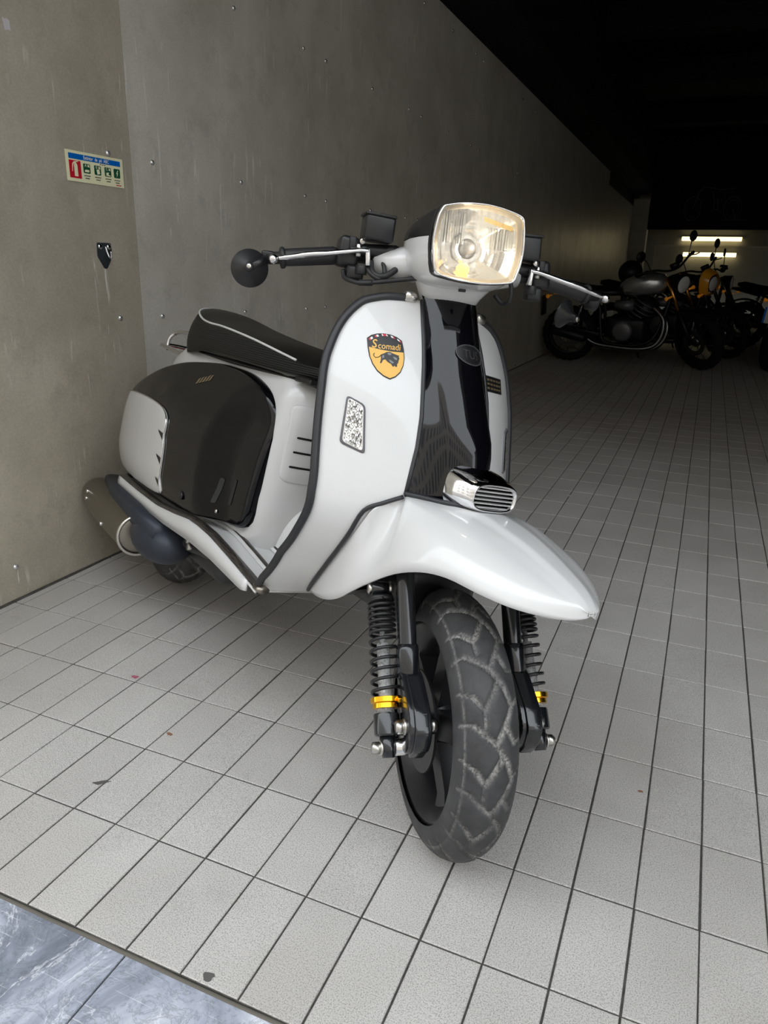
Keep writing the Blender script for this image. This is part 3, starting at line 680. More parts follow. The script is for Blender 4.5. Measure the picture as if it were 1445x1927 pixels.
# ---- rear body shell
def shell_ring(z):
    w = interp(z, [.33, .40, .60, .70, .735, .752], [.136, .138, .138, .132, .120, .10]); f = interp(z, [.33, .36, .45, .65, .72, .752], [-.60, -.585, -.565, -.535, -.545, -.58])
    tail = interp(z, [.33, .42, .58, .70, .752], [-1.44, -1.56, -1.53, -1.42, -1.33]); half = []
    for k in range(13):
        a = PI/2*k/12; half.append((f-.065*(1-math.cos(a))**1.2, w*math.sin(a)**.85))
    for x in (-.75, -.9, -1.05, -1.2): half.append((x, w))
    for k in range(1, 10):
        a = PI/2*k/9; half.append((-1.2+(tail+1.2)*math.sin(a), w*math.cos(a)**.6))
    return [Vector((x, y, z)) for x, y in half]+[Vector((x, -y, z)) for x, y in half[-2:0:-1]]
shell = part('rear_body', loft([shell_ring(z) for z in (.335, .35, .38, .42, .46, .5, .54, .58, .62, .66, .69, .71, .725, .737, .746, .752)]), 'white_paint', angle=50)
# inspection cover on the front face with three slots
def front_face(u, v, off=0.0):
    z = v; f = interp(z, [.33, .36, .45, .65, .72, .752], [-.60, -.585, -.565, -.535, -.545, -.58]); w = .138; a = math.asin(min(1, abs(u)/w)**(1/.85))
    return Vector((f-.065*(1-math.cos(a))**1.2+off, u, z))
cov = rounded([(-.122, .688), (.122, .688), (.112, .513), (-.112, .513)], .022, 5)
cv_ = part('inspection_cover', patch(densify(cov, .012), front_face, off=.0035, thick=.005, round_edge=.002), 'white_paint')
for z in (.617, .584, .550):
    for s in (-1, 1):
        part('cover_slot', patch(densify(rounded([(.014*s, z+.0024), (.100*s, z+.0024), (.100*s, z-.0024), (.014*s, z-.0024)], .002, 2), .01), front_face, off=.0042, rings=(1, .6)), 'black_satin', parent=cv_)
# tunnel between the boards
def tun(x, w, zt):
    return [Vector((x, w*math.cos(a), .33+(zt-.33)*math.sin(a)**.8)) for a in [PI*k/14 for k in range(15)]]
part('floor_tunnel', loft([tun(-.60, .075, .49), tun(-.55, .072, .46), tun(-.48, .068, .43), tun(-.42, .064, .42), tun(-.375, .06, .41)], closed=False), 'white_paint')

# ---- side panels
PW = ([-.50, -.60, -.70, -.76, -.82, -.92, -1.10, -1.25, -1.38, -1.48, -1.56, -1.60], [.196, .203, .207, .208, .209, .212, .216, .212, .202, .190, .172, .160])
SCZ = ([.36, .40, .45, .55, .62, .66, .74], [-.775, -.785, -.80, -.80, -.775, -.75, -.72])
def wmain(u): return (interp(u-.03, *PW)+2*interp(u, *PW)+interp(u+.03, *PW))/4
def panel_surf(s):
    def f(u, v, off=0.0):
        xc = interp(v, *SCZ); w = wmain(min(u, xc))
        fd = max(0.0, min(1.0, (.70-v)/.09)); fd = fd*fd*(3-2*fd)
        if u > xc: w -= fd*(.50*min(u-xc, .09)+.06*max(0.0, u-xc-.09))+(1-fd)*1.5*(u-xc)**2
        if v > .50: w -= .062*((v-.50)/.23)**2.2
        if v < .42: w -= .012*((.42-v)/.07)**2
        nz = .30*max(0.0, (v-.5)/.23); nx = (-.5 if u-xc < .09 else -.06) if u > xc else (wmain(u+.02)-wmain(u-.02))/.04
        n = Vector((-nx, 1, nz)).normalized() if off > -.02 else Vector((0, 1, 0))
        return Vector((u+n.x*off, s*(w+n.y*off), v+n.z*off))
    return f
OUT = [(-.592, .60), (-.595, .635), (-.605, .665), (-.63, .690), (-.67, .707), (-.73, .720), (-.79, .727), (-.87, .729), (-.945, .727), (-1.096, .709), (-1.20, .685), (-1.292, .655), (-1.40, .610), (-1.47, .570), (-1.515, .50), (-1.54, .417), (-1.53, .360), (-1.49, .338), (-1.44, .331), (-1.35, .331), (-1.18, .340), (-1.0, .352), (-.85, .360), (-.718, .373), (-.625, .388), (-.606, .464), (-.598, .53)]
WH = [(-1.47, .571), (-1.36, .579), (-1.24, .583), (-1.14, .581), (-1.08, .573), (-1.046, .556), (-1.036, .534), (-1.036, .51), (-1.026, .48), (-1.022, .44), (-1.020, .40), (-1.02, .357), (-1.18, .342), (-1.35, .333), (-1.44, .333), (-1.49, .340), (-1.528, .361), (-1.538, .417), (-1.513, .50)]
for s in (-1, 1):
    f = panel_surf(s); o2 = [tuple(p[:2]) for p in smooth_path([(x, z, 0) for x, z in OUT+[OUT[0]]], 4)][:-1]
    pn = part('side_panel', patch(o2, f, centre=(-1.02, .54), off=0, thick=.05, round_edge=.005, rings=[1, .985]+[.965-.035*k for k in range(27)]), 'black_paint')
    w2 = [tuple(p[:2]) for p in smooth_path([(x, z, 0) for x, z in WH+[WH[0]]], 3)][:-1]
    wq = part('white_flank', patch(w2, f, centre=(-1.25, .46), off=.0035, thick=.004, round_edge=.001, rings=(1, .98, .9, .8, .65, .5, .35, .2, .08)), 'white_paint', parent=pn)
    part('flank_edge', tube(smooth_path([f(x, z, .0038) for x, z in WH[:12]], 3), .0018, 6), 'chrome', parent=pn)
    for (x, z, l) in ((-1.036, .508, .042), (-1.024, .445, .040), (-1.021, .386, .026)):
        part('fin_vent', from_data([f(x+.001, z-.012, .0048), f(x+.001, z+.006, .0048), f(x-l, z+.010, .0048), f(x-l*.8, z+.004, .0048)], [(0, 1, 2, 3)]), 'black_satin', parent=pn, smooth=False)
    for x, z0, z1 in ((-.735, .41, .475), (-.685, .42, .485)):
        part('vent_slot', patch(densify(rounded([(x-.007, z0), (x+.007, z0+.003), (x+.016, z1), (x+.002, z1)], .005, 3), .01), f, off=.0012, rings=(1, .5)), 'black_plastic', parent=pn)
    part('panel_knob', lathe([(0, .011), (.004, .011), (.006, .007), (.0062, .001)], f(-.865, .392, .0), (0, s, 0), 16), 'black_satin', parent=pn)
    part('panel_screw', lathe([(0, .006), (.003, .006), (.0045, .003)], f(-.72, .395, .0), (0, s, 0), 10), 'bolt_steel', parent=pn)
    # small faint winged decal, lettering too worn to read
    for k in range(5):
        x0 = -.965+k*.014; z0 = .662+.004*k
        part('decal_stroke', from_data([f(x0, z0, .0012), f(x0+.011, z0+.004, .0012), f(x0+.013, z0+.019+.002*(k % 2), .0012), f(x0+.004, z0+.016, .0012)], [(0, 1, 2, 3)]), 'brass_print', parent=pn, smooth=False)

# ---- seat
SX = [-.475, -.50, -.54, -.60, -.68, -.78, -.90, -1.0, -1.08, -1.15, -1.21, -1.26, -1.295, -1.315]
SP = [.04, .075, .098, .112, .128, .135, .135, .132, .128, .122, .112, .094, .066, .025]     # half width at the piping
SZP = [.772, .774, .774, .778, .790, .802, .812, .818, .820, .826, .838, .850, .860, .864]
SZT = [.778, .790, .799, .805, .812, .818, .826, .836, .846, .857, .865, .869, .870, .867]
SZB = [.752, .750, .748, .747, .748, .750, .752, .750, .744, .736, .730, .730, .738, .755]
SWB = [.035, .07, .095, .120, .138, .147, .148, .146, .142, .136, .128, .112, .085, .04]
def sect_top(i):
    P = []
    for k in range(13):
        t = -1+2*k/12; P.append(Vector((SX[i], SP[i]*t, SZP[i]+(SZT[i]-SZP[i])*(1-abs(t)**2.6))))
    return P
def fine_loft(fn, n, closed=False):
    R = [fn(i) for i in range(n)]; out = []
    for i in range(n-1):
        for k in range(3):
            t = k/3; row = []
            for j in range(len(R[0])):
                a, p1, p2, d = R[max(i-1, 0)][j], R[i][j], R[i+1][j], R[min(i+2, n-1)][j]
                row.append(0.5*((2*p1)+(p2-a)*t+(2*a-5*p1+4*p2-d)*t*t+(3*p1-a-3*p2+d)*t**3))
            out.append(row)
    out.append(R[-1]); return loft(out, closed, cap=closed)
seat = part('seat', fine_loft(sect_top, len(SX)), 'seat_vinyl')
def side_sec(s):
    def f(i):
        a = Vector((SX[i], s*SP[i], SZP[i])); d = Vector((SX[i]+.004, s*SWB[i], SZB[i])); c = Vector((SX[i]-.012 if i > 8 else SX[i], s*(max(SP[i], SWB[i])+.012), (SZP[i]+SZB[i])/2)); return [a*(1-t)**2+c*2*t*(1-t)+d*t*t for t in [k/8 for k in range(9)]]
    return f
for s in (-1, 1):
    part('seat_side', fine_loft(side_sec(s), len(SX)), 'seat_weave', parent=seat)
pp = [Vector((SX[i], -SP[i], SZP[i]+.001)) for i in range(3, len(SX))]+[Vector((-1.322, 0, .866))]+[Vector((SX[i], SP[i], SZP[i]+.001)) for i in range(len(SX)-1, 2, -1)]
part('seat_piping', tube(smooth_path(pp, 4), .0028, 8), 'piping_white', parent=seat)
part('seat_base', loft([[Vector((x, w*math.cos(a), .738+.012*math.sin(a))) for a in [2*PI*k/16 for k in range(16)]] for x, w in ((-.49, .05), (-.53, .09), (-.62, .118), (-.9, .135), (-1.15, .12), (-1.28, .06))]), 'black_plastic', parent=seat)
part('seat_hinge', box((-.545, -.108, .741), (.07, .02, .012), bev=.003), 'black_satin', parent=seat)

# ---- rear rack, tail lamp
rack = part('rear_rack', tube(smooth_path([(-1.30, -.10, .715), (-1.42, -.115, .725), (-1.50, -.105, .728), (-1.545, -.05, .73), (-1.545, .05, .73), (-1.50, .105, .728), (-1.42, .115, .725), (-1.30, .10, .715)], 6), .0065, 10), 'chrome')
part('rack_hoop', tube(smooth_path([(-1.46, -.10, .715), (-1.46, -.10, .75), (-1.44, -.085, .775), (-1.36, -.07, .782), (-1.30, -.06, .782)], 6), .0065, 10), 'chrome', parent=rack)
part('rack_hoop', tube(smooth_path([(-1.46, .10, .715), (-1.46, .10, .75), (-1.44, .085, .775), (-1.36, .07, .782), (-1.30, .06, .782)], 6), .0065, 10), 'chrome', parent=rack)
for y in (-.06, 0, .06): part('rack_bar', tube([(-1.30, y, .716), (-1.53, y*.7, .716)], .0045, 8), 'chrome', parent=rack)
part('rack_stay', box((-1.36, -.075, .69), (.03, .012, .06), bev=.003), 'bolt_steel', parent=rack)
tl = part('tail_lamp', loft([horn_ring(-1.50, .05, .585, .67), horn_ring(-1.56, .045, .59, .665), horn_ring(-1.585, .035, .60, .655)]), 'red_lens')
part('tail_lamp_bezel', loft([horn_ring(-1.48, .056, .578, .677), horn_ring(-1.515, .053, .582, .673)]), 'black_plastic', parent=tl)

# ---- wheels
SEG = []
def sg(*p):
    for a, c in zip(p[:-1], p[1:]): SEG.append((a, c, .0046))
sg((-.6, 0), (-.05, .26), (.25, .5), (.45, .76)); sg((.45, .76), (-.05, 1.26)); sg((.2, 1.02), (.47, 1.25)); sg((-.55, .62), (-.28, .81)); sg((-.28, .81), (.12, .42)); sg((.45, .76), (.80, .64))
for a, c in (((-.28, .81), (-.28, 1.02)), ((-1, .02), (-.6, 0)), ((-.98, .52), (-.55, .62)), ((.47, 1.25), (.9, 1.2))): SEG.append((a, c, .0026))
def tyre_mesh(R, hw, sect, n=390, m=46, periods=13):
    b = bmesh.new(); gl = b.verts.layers.float.new('groove'); half = hw*1.12; per = 2*PI*R/periods; V = []
    prof = []
    for j in range(m+1):
        a = -PI*0.86/1.0*0.5*1.16+ (PI*0.86*1.16)*j/m
        a = -1.62+3.24*j/m
        y = hw*math.sin(a) if abs(a) < PI/2 else hw*(1-(abs(a)-PI/2)*0.5)*math.copysign(1, a)
        prof.append((y, R-sect*(1-math.cos(a)**1.0 if abs(a) < PI/2 else 1+(abs(a)-PI/2)*1.2), a/1.62))
    for i in range(n):
        th = 2*PI*i/n; t = 1.0-(i/n*periods) % 1.0; ring = []
        for y, r, s_ in prof:
            g = 0.0
            sl = s_*1.25
            if abs(s_) < .80:
                for (a, c, w) in SEG:
                    for dt in (-1, 0, 1):
                        ax_, ay_ = a[0]*half*.92, (a[1]+dt)*per; cx_, cy_ = c[0]*half*.92, (c[1]+dt)*per; px_, py_ = sl*half, t*per
                        vx, vy = cx_-ax_, cy_-ay_; k = max(0.0, min(1.0, ((px_-ax_)*vx+(py_-ay_)*vy)/(vx*vx+vy*vy)))
                        d = math.hypot(px_-ax_-vx*k, py_-ay_-vy*k)
                        if d < w: g = max(g, 1.0-max(0.0, (d/w-.45)/.55))
                if abs(abs(s_)-.62) < .022: g = max(g, .5)
            rr = r-.0055*g; v = b.verts.new((rr*math.cos(th), y, rr*math.sin(th))); v[gl] = g; ring.append(v)
        V.append(ring)
    for i in range(n):
        for j in range(m): b.faces.new((V[i][j], V[i][j+1], V[(i+1) % n][j+1], V[(i+1) % n][j]))
    me = bpy.data.meshes.new('tyre'); bmesh.ops.recalc_face_normals(b, faces=b.faces); b.to_mesh(me); b.free(); return me
def wheel(name, R, hw, sect, steer, loc, disc=True):
    M = (SM if steer else Matrix()) @ Matrix.Translation(loc)
    w = empty(name, scooter, M)
    obj('tyre', tyre_mesh(R, hw, sect), 'tyre', w)
    ri = R-sect-.004
    obj('rim', lathe([(-hw*.86, ri-.004), (-hw*.86, ri+.006), (-hw*.72, ri+.004), (-hw*.62, ri-.018), (-hw*.2, ri-.03), (hw*.2, ri-.03), (hw*.62, ri-.018), (hw*.72, ri+.004), (hw*.86, ri+.006), (hw*.86, ri-.004), (hw*.55, ri-.026), (hw*.2, ri-.036), (-hw*.2, ri-.036), (-hw*.55, ri-.026), (-hw*.86, ri-.004)], (0, 0, 0), (0, 1, 0), 64, cap=False), 'rim_black', w)
    obj('hub', lathe([(-.045, .03), (-.04, .042), (-.015, .05), (.015, .05), (.04, .042), (.045, .03)], (0, 0, 0), (0, 1, 0), 28), 'rim_black', w)
    for k in range(5):
        a = 2*PI*k/5+.3; d = Vector((math.cos(a), 0, math.sin(a))); n = Vector((-math.sin(a), 0, math.cos(a)))
        rg = [[d*r_+n*wd*cx+Vector((0, th*cy, 0)) for cx, cy in ((-1, -1), (1, -1), (1, 1), (-1, 1))] for r_, wd, th in ((.04, .026, .030), (.07, .022, .026), (ri-.05, .020, .022), (ri-.028, .026, .026))]
        obj('spoke', loft(rg), 'rim_black', w, angle=40)
    if disc:
        for s in (-1,): obj('brake_disc', lathe([(0, .05), (0, .088), (.004, .088), (.004, .05)], (0, s*.052, 0), (0, 1, 0), 48, cap=False), 'rim_black', w, angle=40)
    return w
wheel('front_wheel', .231, .052, .056, True, AX)
wheel('rear_wheel', .236, .060, .058, False, Vector((-1.35, 0, .236)), disc=False)

# ---- fork, links, dampers (turn with the bars)
def sp_(x, y, z): return Vector((x, y, z))
for s in (-1, 1):
    fl = part('fork_leg', tube([(-.066, s*.095, .54), (-.035, s*.095, .484), (.022, s*.095, .378), (.026, s*.095, .370)], .016, 16), 'fork_black', steer=True)
    b = tube([(.020, s*.095, .385), (.024, s*.095, .376), (.045, s*.095, .338), (.050, s*.095, .328)], [.017, .0195, .0195, .014], 16)
    part('leg_socket', b, 'fork_black', parent=fl)
    outl = rounded([(.022, .345), (.058, .352), (.118, .318), (.140, .292), (.138, .262), (.122, .240), (.092, .240), (.080, .268), (.070, .292)], .012, 3)
    br = part('link_bracket', extrude_poly(outl, lambda u, v, d: Vector((u, d, v)), s*.075, s*.112, bev=.004), 'fork_black', steer=True, angle=40)
    part('bracket_web', extrude_poly(rounded([(.045, .345), (.062, .353), (.124, .320), (.146, .293), (.143, .260), (.126, .236), (.112, .240), (.122, .262), (.122, .286), (.104, .305), (.05, .335)], .008, 3), lambda u, v, d: Vector((u, d, v)), s*.082, s*.105, bev=.003), 'fork_black', parent=br, angle=40)
    part('pivot_bolt', hexbolt((.105, s*.070, .282), (.105, s*.059, .282), .011), 'bolt_steel', parent=br)
    part('pivot_bolt', hexbolt((.105, s*.112, .282), (.105, s*.127, .282), .011), 'bolt_steel', parent=br)
    part('pivot_washer', cyl((.105, s*.110, .282), (.105, s*.1145, .282), .013), 'bolt_steel', parent=br)
    part('swing_link', tube(smooth_path([(.105, s*.068, .282), (.06, s*.066, .262), (0, s*.062, .231)], 4), .014, 12), 'fork_black', steer=True)
    A = Vector((-.060, s*.130, .453)); B = Vector((.095, s*.132, .240)); D = (B-A).normalized(); L = (B-A).length
    dm = part('damper', lathe([(.07, .0045), (L*.36, .0045), (L*.365, .0105), (L*.70, .0115), (L*.71, .0135), (L*.80, .0135)], A, D, 20), 'worn_alloy', steer=True)
    pts = []; n = 300; r_ = .0215
    ref = D.cross(Vector((0, 1, 0))).normalized(); bn = D.cross(ref)
    for k in range(n+1):
        q = k/n; turns = 12.5*(q if q > .5 else q)
        t = (q/.52)*.26 if q < .52 else .26+(q-.52)/.48*.44
        a = 2*PI*turns; pts.append(A+D*(L*(.085+t*.855))+(ref*math.cos(a)+bn*math.sin(a))*r_)
    part('spring', tube(pts, .0030, 7), 'black_satin', parent=dm)
    part('spring_seat', lathe([(L*.055, .010), (L*.06, .0225), (L*.085, .0235), (L*.095, .019)], A, D, 24), 'black_satin', parent=dm)
    part('adjuster_ring', lathe([(L*.700, .022), (L*.705, .0255), (L*.735, .0255), (L*.742, .022), (L*.770, .0225), (L*.772, .018)], A, D, 20), 'gold', parent=dm, angle=30)
    part('adjuster_nub', box(A+D*L*.72+Vector((.018, -s*.017, .012)), (.012, .006, .008), bev=.001), 'gold', parent=dm)
    part('damper_collar', lathe([(L*.80, .0205), (L*.81, .0215), (L*.925, .0215), (L*.935, .019)], A, D, 24), 'fork_black', parent=dm, angle=40)
    part('damper_eye', tube([A+D*L*.92, A+D*L*1.0, A+D*(L*1.06)], [.013, .014, .010], 14), 'fork_black', parent=dm)
    part('top_mount', cyl(A+Vector((0, s*.016, 0)), A+Vector((0, -s*.014, 0)), .0135), 'fork_black', parent=dm)
    part('mount_bolt', hexbolt(A+Vector((0, s*.014, 0)), A+Vector((0, s*.022, 0)), .0105), 'bolt_steel', parent=dm)
    part('mount_washer', cyl(A+Vector((0, -s*.013, 0)), A+Vector((0, -s*.022, 0)), .0125), 'bolt_steel', parent=dm)
    part('eye_bolt', hexbolt(B+Vector((0, s*.012, 0)), B+Vector((0, s*.027, 0)), .0095), 'bolt_steel', parent=dm)
    part('eye_washer', cyl(B+Vector((0, s*.010, 0)), B+Vector((0, s*.014, 0)), .0125), 'bolt_steel', parent=dm)
    part('eye_spacer', cyl(B+Vector((0, -s*.010, 0)), B+Vector((0, -s*.040, 0)), .0135), 'alloy', parent=dm)
part('front_axle', cyl((0, -.075, .231), (0, .075, .231), .010), 'bolt_steel', steer=True)
part('steering_column', tube([(-.06, 0, .53), (-.27, 0, .96)], .024, 16), 'black_satin', steer=True)
part('fork_crown', box((-.075, 0, .535), (.05, .20, .03), bev=.008), 'black_satin', steer=True)

# ---- handlebar headset, headlamp
def hs_ring(x, hw, z0, z1, p=3.0):
    return horn_ring(x, hw, z0, z1, p)
HS = [(-.138, .079, .976, 1.102), (-.150, .083, .973, 1.104), (-.18, .092, .968, 1.103), (-.22, .097, .966, 1.098), (-.27, .094, .972, 1.092), (-.32, .080, .985, 1.082), (-.36, .055, 1.0, 1.068), (-.375, .03, 1.015, 1.055)]
b = loft([hs_ring(*h) for h in HS], cap=False)
g = b.verts[:]+b.edges[:]+b.faces[:]
bl = b.copy()
bmesh.ops.bisect_plane(b, geom=g, plane_co=(0, 0, 1.046), plane_no=(0, 0, 1), clear_outer=True)
head = part('headset', b, 'white_paint', steer=True)
bmesh.ops.bisect_plane(bl, geom=bl.verts[:]+bl.edges[:]+bl.faces[:], plane_co=(0, 0, 1.047), plane_no=(0, 0, 1), clear_inner=True)
for v in bl.verts: v.co = Vector((v.co.x, v.co.y*1.012, 1.046+(v.co.z-1.046)*1.012))
part('headset_top', bl, 'black_satin', parent=head)
part('headset_neck', loft([[Vector((cx+rx*math.cos(a), ry*math.sin(a), z)) for a in [2*PI*k/32 for k in range(32)]] for cx, rx, ry, z in ((-.262, .045, .052, .945), (-.258, .048, .058, .957), (-.240, .060, .072, .978), (-.228, .072, .085, .995))]), 'white_paint', parent=head)
for s in (-1, 1):
    part('headset_arm', loft([[Vector((x+rx*math.cos(a), y*s, z+rz*math.sin(a))) for a in [2*PI*k/20 for k in range(20)]] for x, y, z, rx, rz in ((-.265, .07, 1.01, .045, .035), (-.285, .11, 1.008, .032, .024), (-.298, .145, 1.008, .022, .017))]), 'white_paint', parent=head)
part('neck_clip', box((-.178, -.004, .968), (.008, .012, .008), bev=.001), 'black_plastic', parent=head)
lamp_out = [(-.069, 1.093), (-.05, 1.0985), (-.029, 1.102), (-.006, 1.1035), (.017, 1.103), (.045, 1.099), (.070, 1.092), (.0755, 1.08), (.0785, 1.062), (.080, 1.040), (.0785, 1.018), (.074, .999), (.068, .986), (.05, .9815), (.028, .9785), (0, .977), (-.028, .978), (-.05, .981), (-.070, .986), (-.076, .999), (-.080, 1.018), (-.0815, 1.040), (-.0795, 1.062), (-.0755, 1.08)]
lo2 = [tuple(p[:2]) for p in smooth_path([(y, z, 0) for y, z in lamp_out+[lamp_out[0]]], 3)][:-1]
def lring(sc, x): return [Vector((x, y*sc, 1.04+(z-1.04)*sc)) for y, z in lo2]
lamp = part('headlamp', loft([lring(1.0, -.142), lring(1.012, -.134), lring(1.008, -.127), lring(.985, -.124), lring(.965, -.126), lring(.955, -.132)], cap=False), 'chrome', steer=True)
part('lamp_gasket', loft([lring(1.018, -.152), lring(1.024, -.140), lring(1.018, -.136)], cap=False), 'black_plastic', parent=lamp)
part('lamp_ring', loft([lring(.958, -.130), lring(.93, -.1335), lring(.885, -.134), lring(.87, -.139)], cap=False), 'lamp_ring', parent=lamp)
def dome(sc): return [Vector((-.1265+.010*(1-sc*sc)-.004, y*sc*.955, 1.04+(z-1.04)*sc*.955)) for y, z in lo2]
part('lamp_glass', loft([dome(s_) for s_ in (1, .9, .75, .55, .35, .15, .03)], cap=False), 'lamp_glass', parent=lamp)
def bowl(sc, k): return [Vector((-.139-.058*(1-sc**2.2), y*sc*.87, 1.04+(z-1.04)*sc*.87)) for y, z in lo2]
part('lamp_reflector', loft([bowl(s_, 0) for s_ in (1, .93, .85, .75, .65, .55, .45, .35, .27, .02)], cap=False), 'lamp_reflector', parent=lamp, smooth=False)
part('bulb_collar', lathe([(0, .026), (.006, .026), (.010, .022), (.010, .017), (.004, .014)], (-.187, -.004, 1.036), (1, 0, 0), 28, cap=False), 'chrome', parent=lamp, angle=30)
part('bulb', lathe([(0, .010), (.02, .010), (.032, .008), (.036, .001)], (-.187, -.004, 1.036), (1, 0, 0), 16), 'grey_frame', parent=lamp)
part('pilot_bulb', lathe([(0, .009), (.018, .010), (.026, .006), (.028, .001)], (-.170, -.014, 1.000), (1, 0, 0), 16), 'pilot_glow', parent=lamp)
pl_ = bpy.data.lights.new('pilot_light', 'POINT'); pl_.energy = 0.06; pl_.shadow_soft_size = .012; pl_.color = (1.0, .88, .70); plo = bpy.data.objects.new('pilot_light', pl_); link(plo, lamp); plo.location = (-.150, -.004, 1.036)
part('amber_strip', patch(densify([(.008, 1.086), (.062, 1.076), (.062, 1.068), (.008, 1.079)], .01), lambda u, v, o: Vector((-.1415, u, v)), rings=(1, .5)), 'amber_strip_glow', parent=lamp)

for k in range(10):
    y = (-.064+.0085*k) if k < 5 else (.018+.0100*(k-5)); h = .050 if k < 5 else .034; zc = 1.062 if k < 5 else 1.052
    part('lens_flute', lathe([(0, .0026), (.002, .0032), (h-.002, .0032), (h, .0026)], (-.1335, y, zc-h/2), (0, 0, 1), 8), 'flute_glass', parent=lamp)

# ---- controls
for s in (-1, 1):
    S1 = 'right' if s < 0 else 'left'
    hb = part('handlebar', tube([(-.295, s*.12, 1.012), (-.31, s*.20, 1.012), (-.318, s*.335, .992)], .011, 12), 'black_satin', steer=True)
    part('grip', tube([(-.311, s*.208, 1.011), (-.312, s*.214, 1.010), (-.317, s*.308, .996), (-.3175, s*.312, .9955)], [.014, .0162, .0155, .0145], 18), 'black_plastic', parent=hb)
    part('grip_flange', lathe([(0, .018), (.004, .0195), (.008, .018)], (-.3165, s*.303, .9965), (0, s, -.14), 18), 'black_plastic', parent=hb)
    sw = part('switch_housing', box((-.305, s*.190, 1.018), (.048, .040, .054), Matrix.Rotation(s*.12, 3, 'X'), bev=.009, seg=3), 'black_satin', steer=True)
    part('switch_rib', box((-.279, s*.186, 1.030), (.006, .012, .028), bev=.002), 'black_plastic', parent=sw)
    part('switch_lower', box((-.292, s*.178, .982), (.034, .032, .026), bev=.005), 'black_satin', parent=sw)
    part('housing_screw', cyl((-.276, s*.170, 1.037), (-.272, s*.170, 1.037), .005), 'bolt_steel', parent=sw)
    pc = part('master_cylinder', tube([(-.285, s*.172, 1.022), (-.285, s*.168, 1.022), (-.283, s*.105, 1.026), (-.283, s*.095, 1.026)], [.010, .0125, .0125, .009], 14), 'black_satin', steer=True)
    part('reservoir', box((-.278, s*.143, 1.0605), (.050, .054, .043), Matrix.Rotation(s*.05, 3, 'X'), bev=.005, seg=3), 'black_satin', parent=pc)
    part('reservoir_lid', box((-.278, s*.143, 1.0830), (.053, .057, .005), Matrix.Rotation(s*.05, 3, 'X'), bev=.002), 'black_plastic', parent=pc)
    part('lever_bracket', box((-.278, s*.175, 1.020), (.030, .036, .010), bev=.002), 'black_satin', parent=pc)
    part('pivot_screw', cyl((-.272, s*.176, 1.010), (-.272, s*.176, 1.031), .005), 'bolt_steel', parent=pc)
    lev = [(-.266, s*.160, 1.021), (-.264, s*.175, 1.020), (-.262, s*.205, 1.014), (-.262, s*.235, 1.008), (-.264, s*.265, 1.003), (-.267, s*.295, .996), (-.270, s*.318, .991)]
    lp = part('brake_lever', tube(smooth_path(lev, 5), [.0065]*8+[.0072]*8+[.0080]*7+[.0066]*5+[.0052]*3, 12, flat=.72), 'alloy', steer=True)
    part('lever_heel', box((-.266, s*.160, 1.010), (.011, .0085, .030), Matrix.Rotation(-s*.08, 3, 'X'), bev=.002), 'alloy', parent=lp)
    bb = bmesh.new(); bmesh.ops.create_uvsphere(bb, u_segments=16, v_segments=10, radius=.0085, matrix=Matrix.Translation((-.271, s*.327, .9885))); part('lever_ball', bb, 'alloy', parent=lp)
    part('switch_button', cyl((-.275, s*.168, .996), (-.275, s*.168, .980), .011), 'black_plastic', parent=sw)
    if s < 0:
        c = Vector((-.300, -.366, .971)); n = Vector((1, -.10, .05))
        mr = part('mirror', lathe([(-.012, .031), (-.010, .0335), (-.006, .0335), (.014, .012), (.016, .0085), (.024, .0085), (.026, .006)], c, n, 32), 'black_satin', steer=True, angle=35)
        part('mirror_stem', tube([(-.318, -.332, .992), (-.29, -.345, .985), (-.279, -.362, .972)], [.007, .006, .006], 10), 'black_satin', parent=mr)
        part('mirror_clamp', box((-.318, -.334, .997), (.016, .022, .016), bev=.003), 'black_satin', parent=mr)
        part('mirror_screw', cyl(c+n.normalized()*.024, c+n.normalized()*.0275, .004), 'bolt_steel', parent=mr)
        part('mirror_glass', lathe([(-.0125, .030), (-.013, .001)], c, n, 32), 'clear_glass', parent=mr)
    else:
        c = Vector((-.385, .305, .955)); n = Vector((.75, .55, -.25)).normalized()
        mr = part('mirror', lathe([(-.010, .028), (-.008, .0305), (-.005, .0305), (.012, .012), (.018, .0095), (.026, .0085), (.028, .005)], c, n, 32), 'black_satin', steer=True, angle=35)
        part('mirror_clamp', lathe([(-.012, .016), (-.01, .019), (.01, .019), (.012, .016)], (-.330, .332, .985), (0.25, 1, -.2), 20), 'black_satin', parent=mr)
        part('mirror_screw', cyl((-.313, .342, .988), (-.309, .344, .990), .004), 'bolt_steel', parent=mr)
        part('mirror_screw', cyl(c+n*.027, c+n*.031, .006), 'bolt_steel', parent=mr)
part('brake_hose', tube(smooth_path([(-.29, -.198, .985), (-.28, -.196, .972), (-.26, -.180, .965), (-.25, -.168, .9645), (-.25, -.14, .969), (-.25, -.10, .977), (-.235, -.066, .983)], 5), .0042, 8), 'black_plastic', steer=True)
part('hose_sleeve', tube([(-.255, -.174, .9645), (-.25, -.150, .9665)], .0056, 10), 'black_plastic', steer=True)
part('throttle_cable', tube(smooth_path([(-.29, -.10, 1.03), (-.27, -.094, 1.02), (-.26, -.104, .998), (-.255, -.125, .982), (-.258, -.142, .980), (-.27, -.15, .99), (-.28, -.15, 1.005)], 6), .0058, 8), 'black_plastic', steer=True)
part('switch_wire', tube(smooth_path([(-.28, -.158, 1.0), (-.262, -.155, .985), (-.255, -.14, .975), (-.258, -.128, .982), (-.266, -.128, .998), (-.278, -.132, 1.012)], 6), .0042, 8), 'black_plastic', steer=True)
part('brake_hose', tube(smooth_path([(-.28, .10, 1.02), (-.24, .108, 1.0), (-.235, .112, .965), (-.25, .105, .955), (-.26, .09, .97)], 6), .0042, 8), 'black_plastic', steer=True)

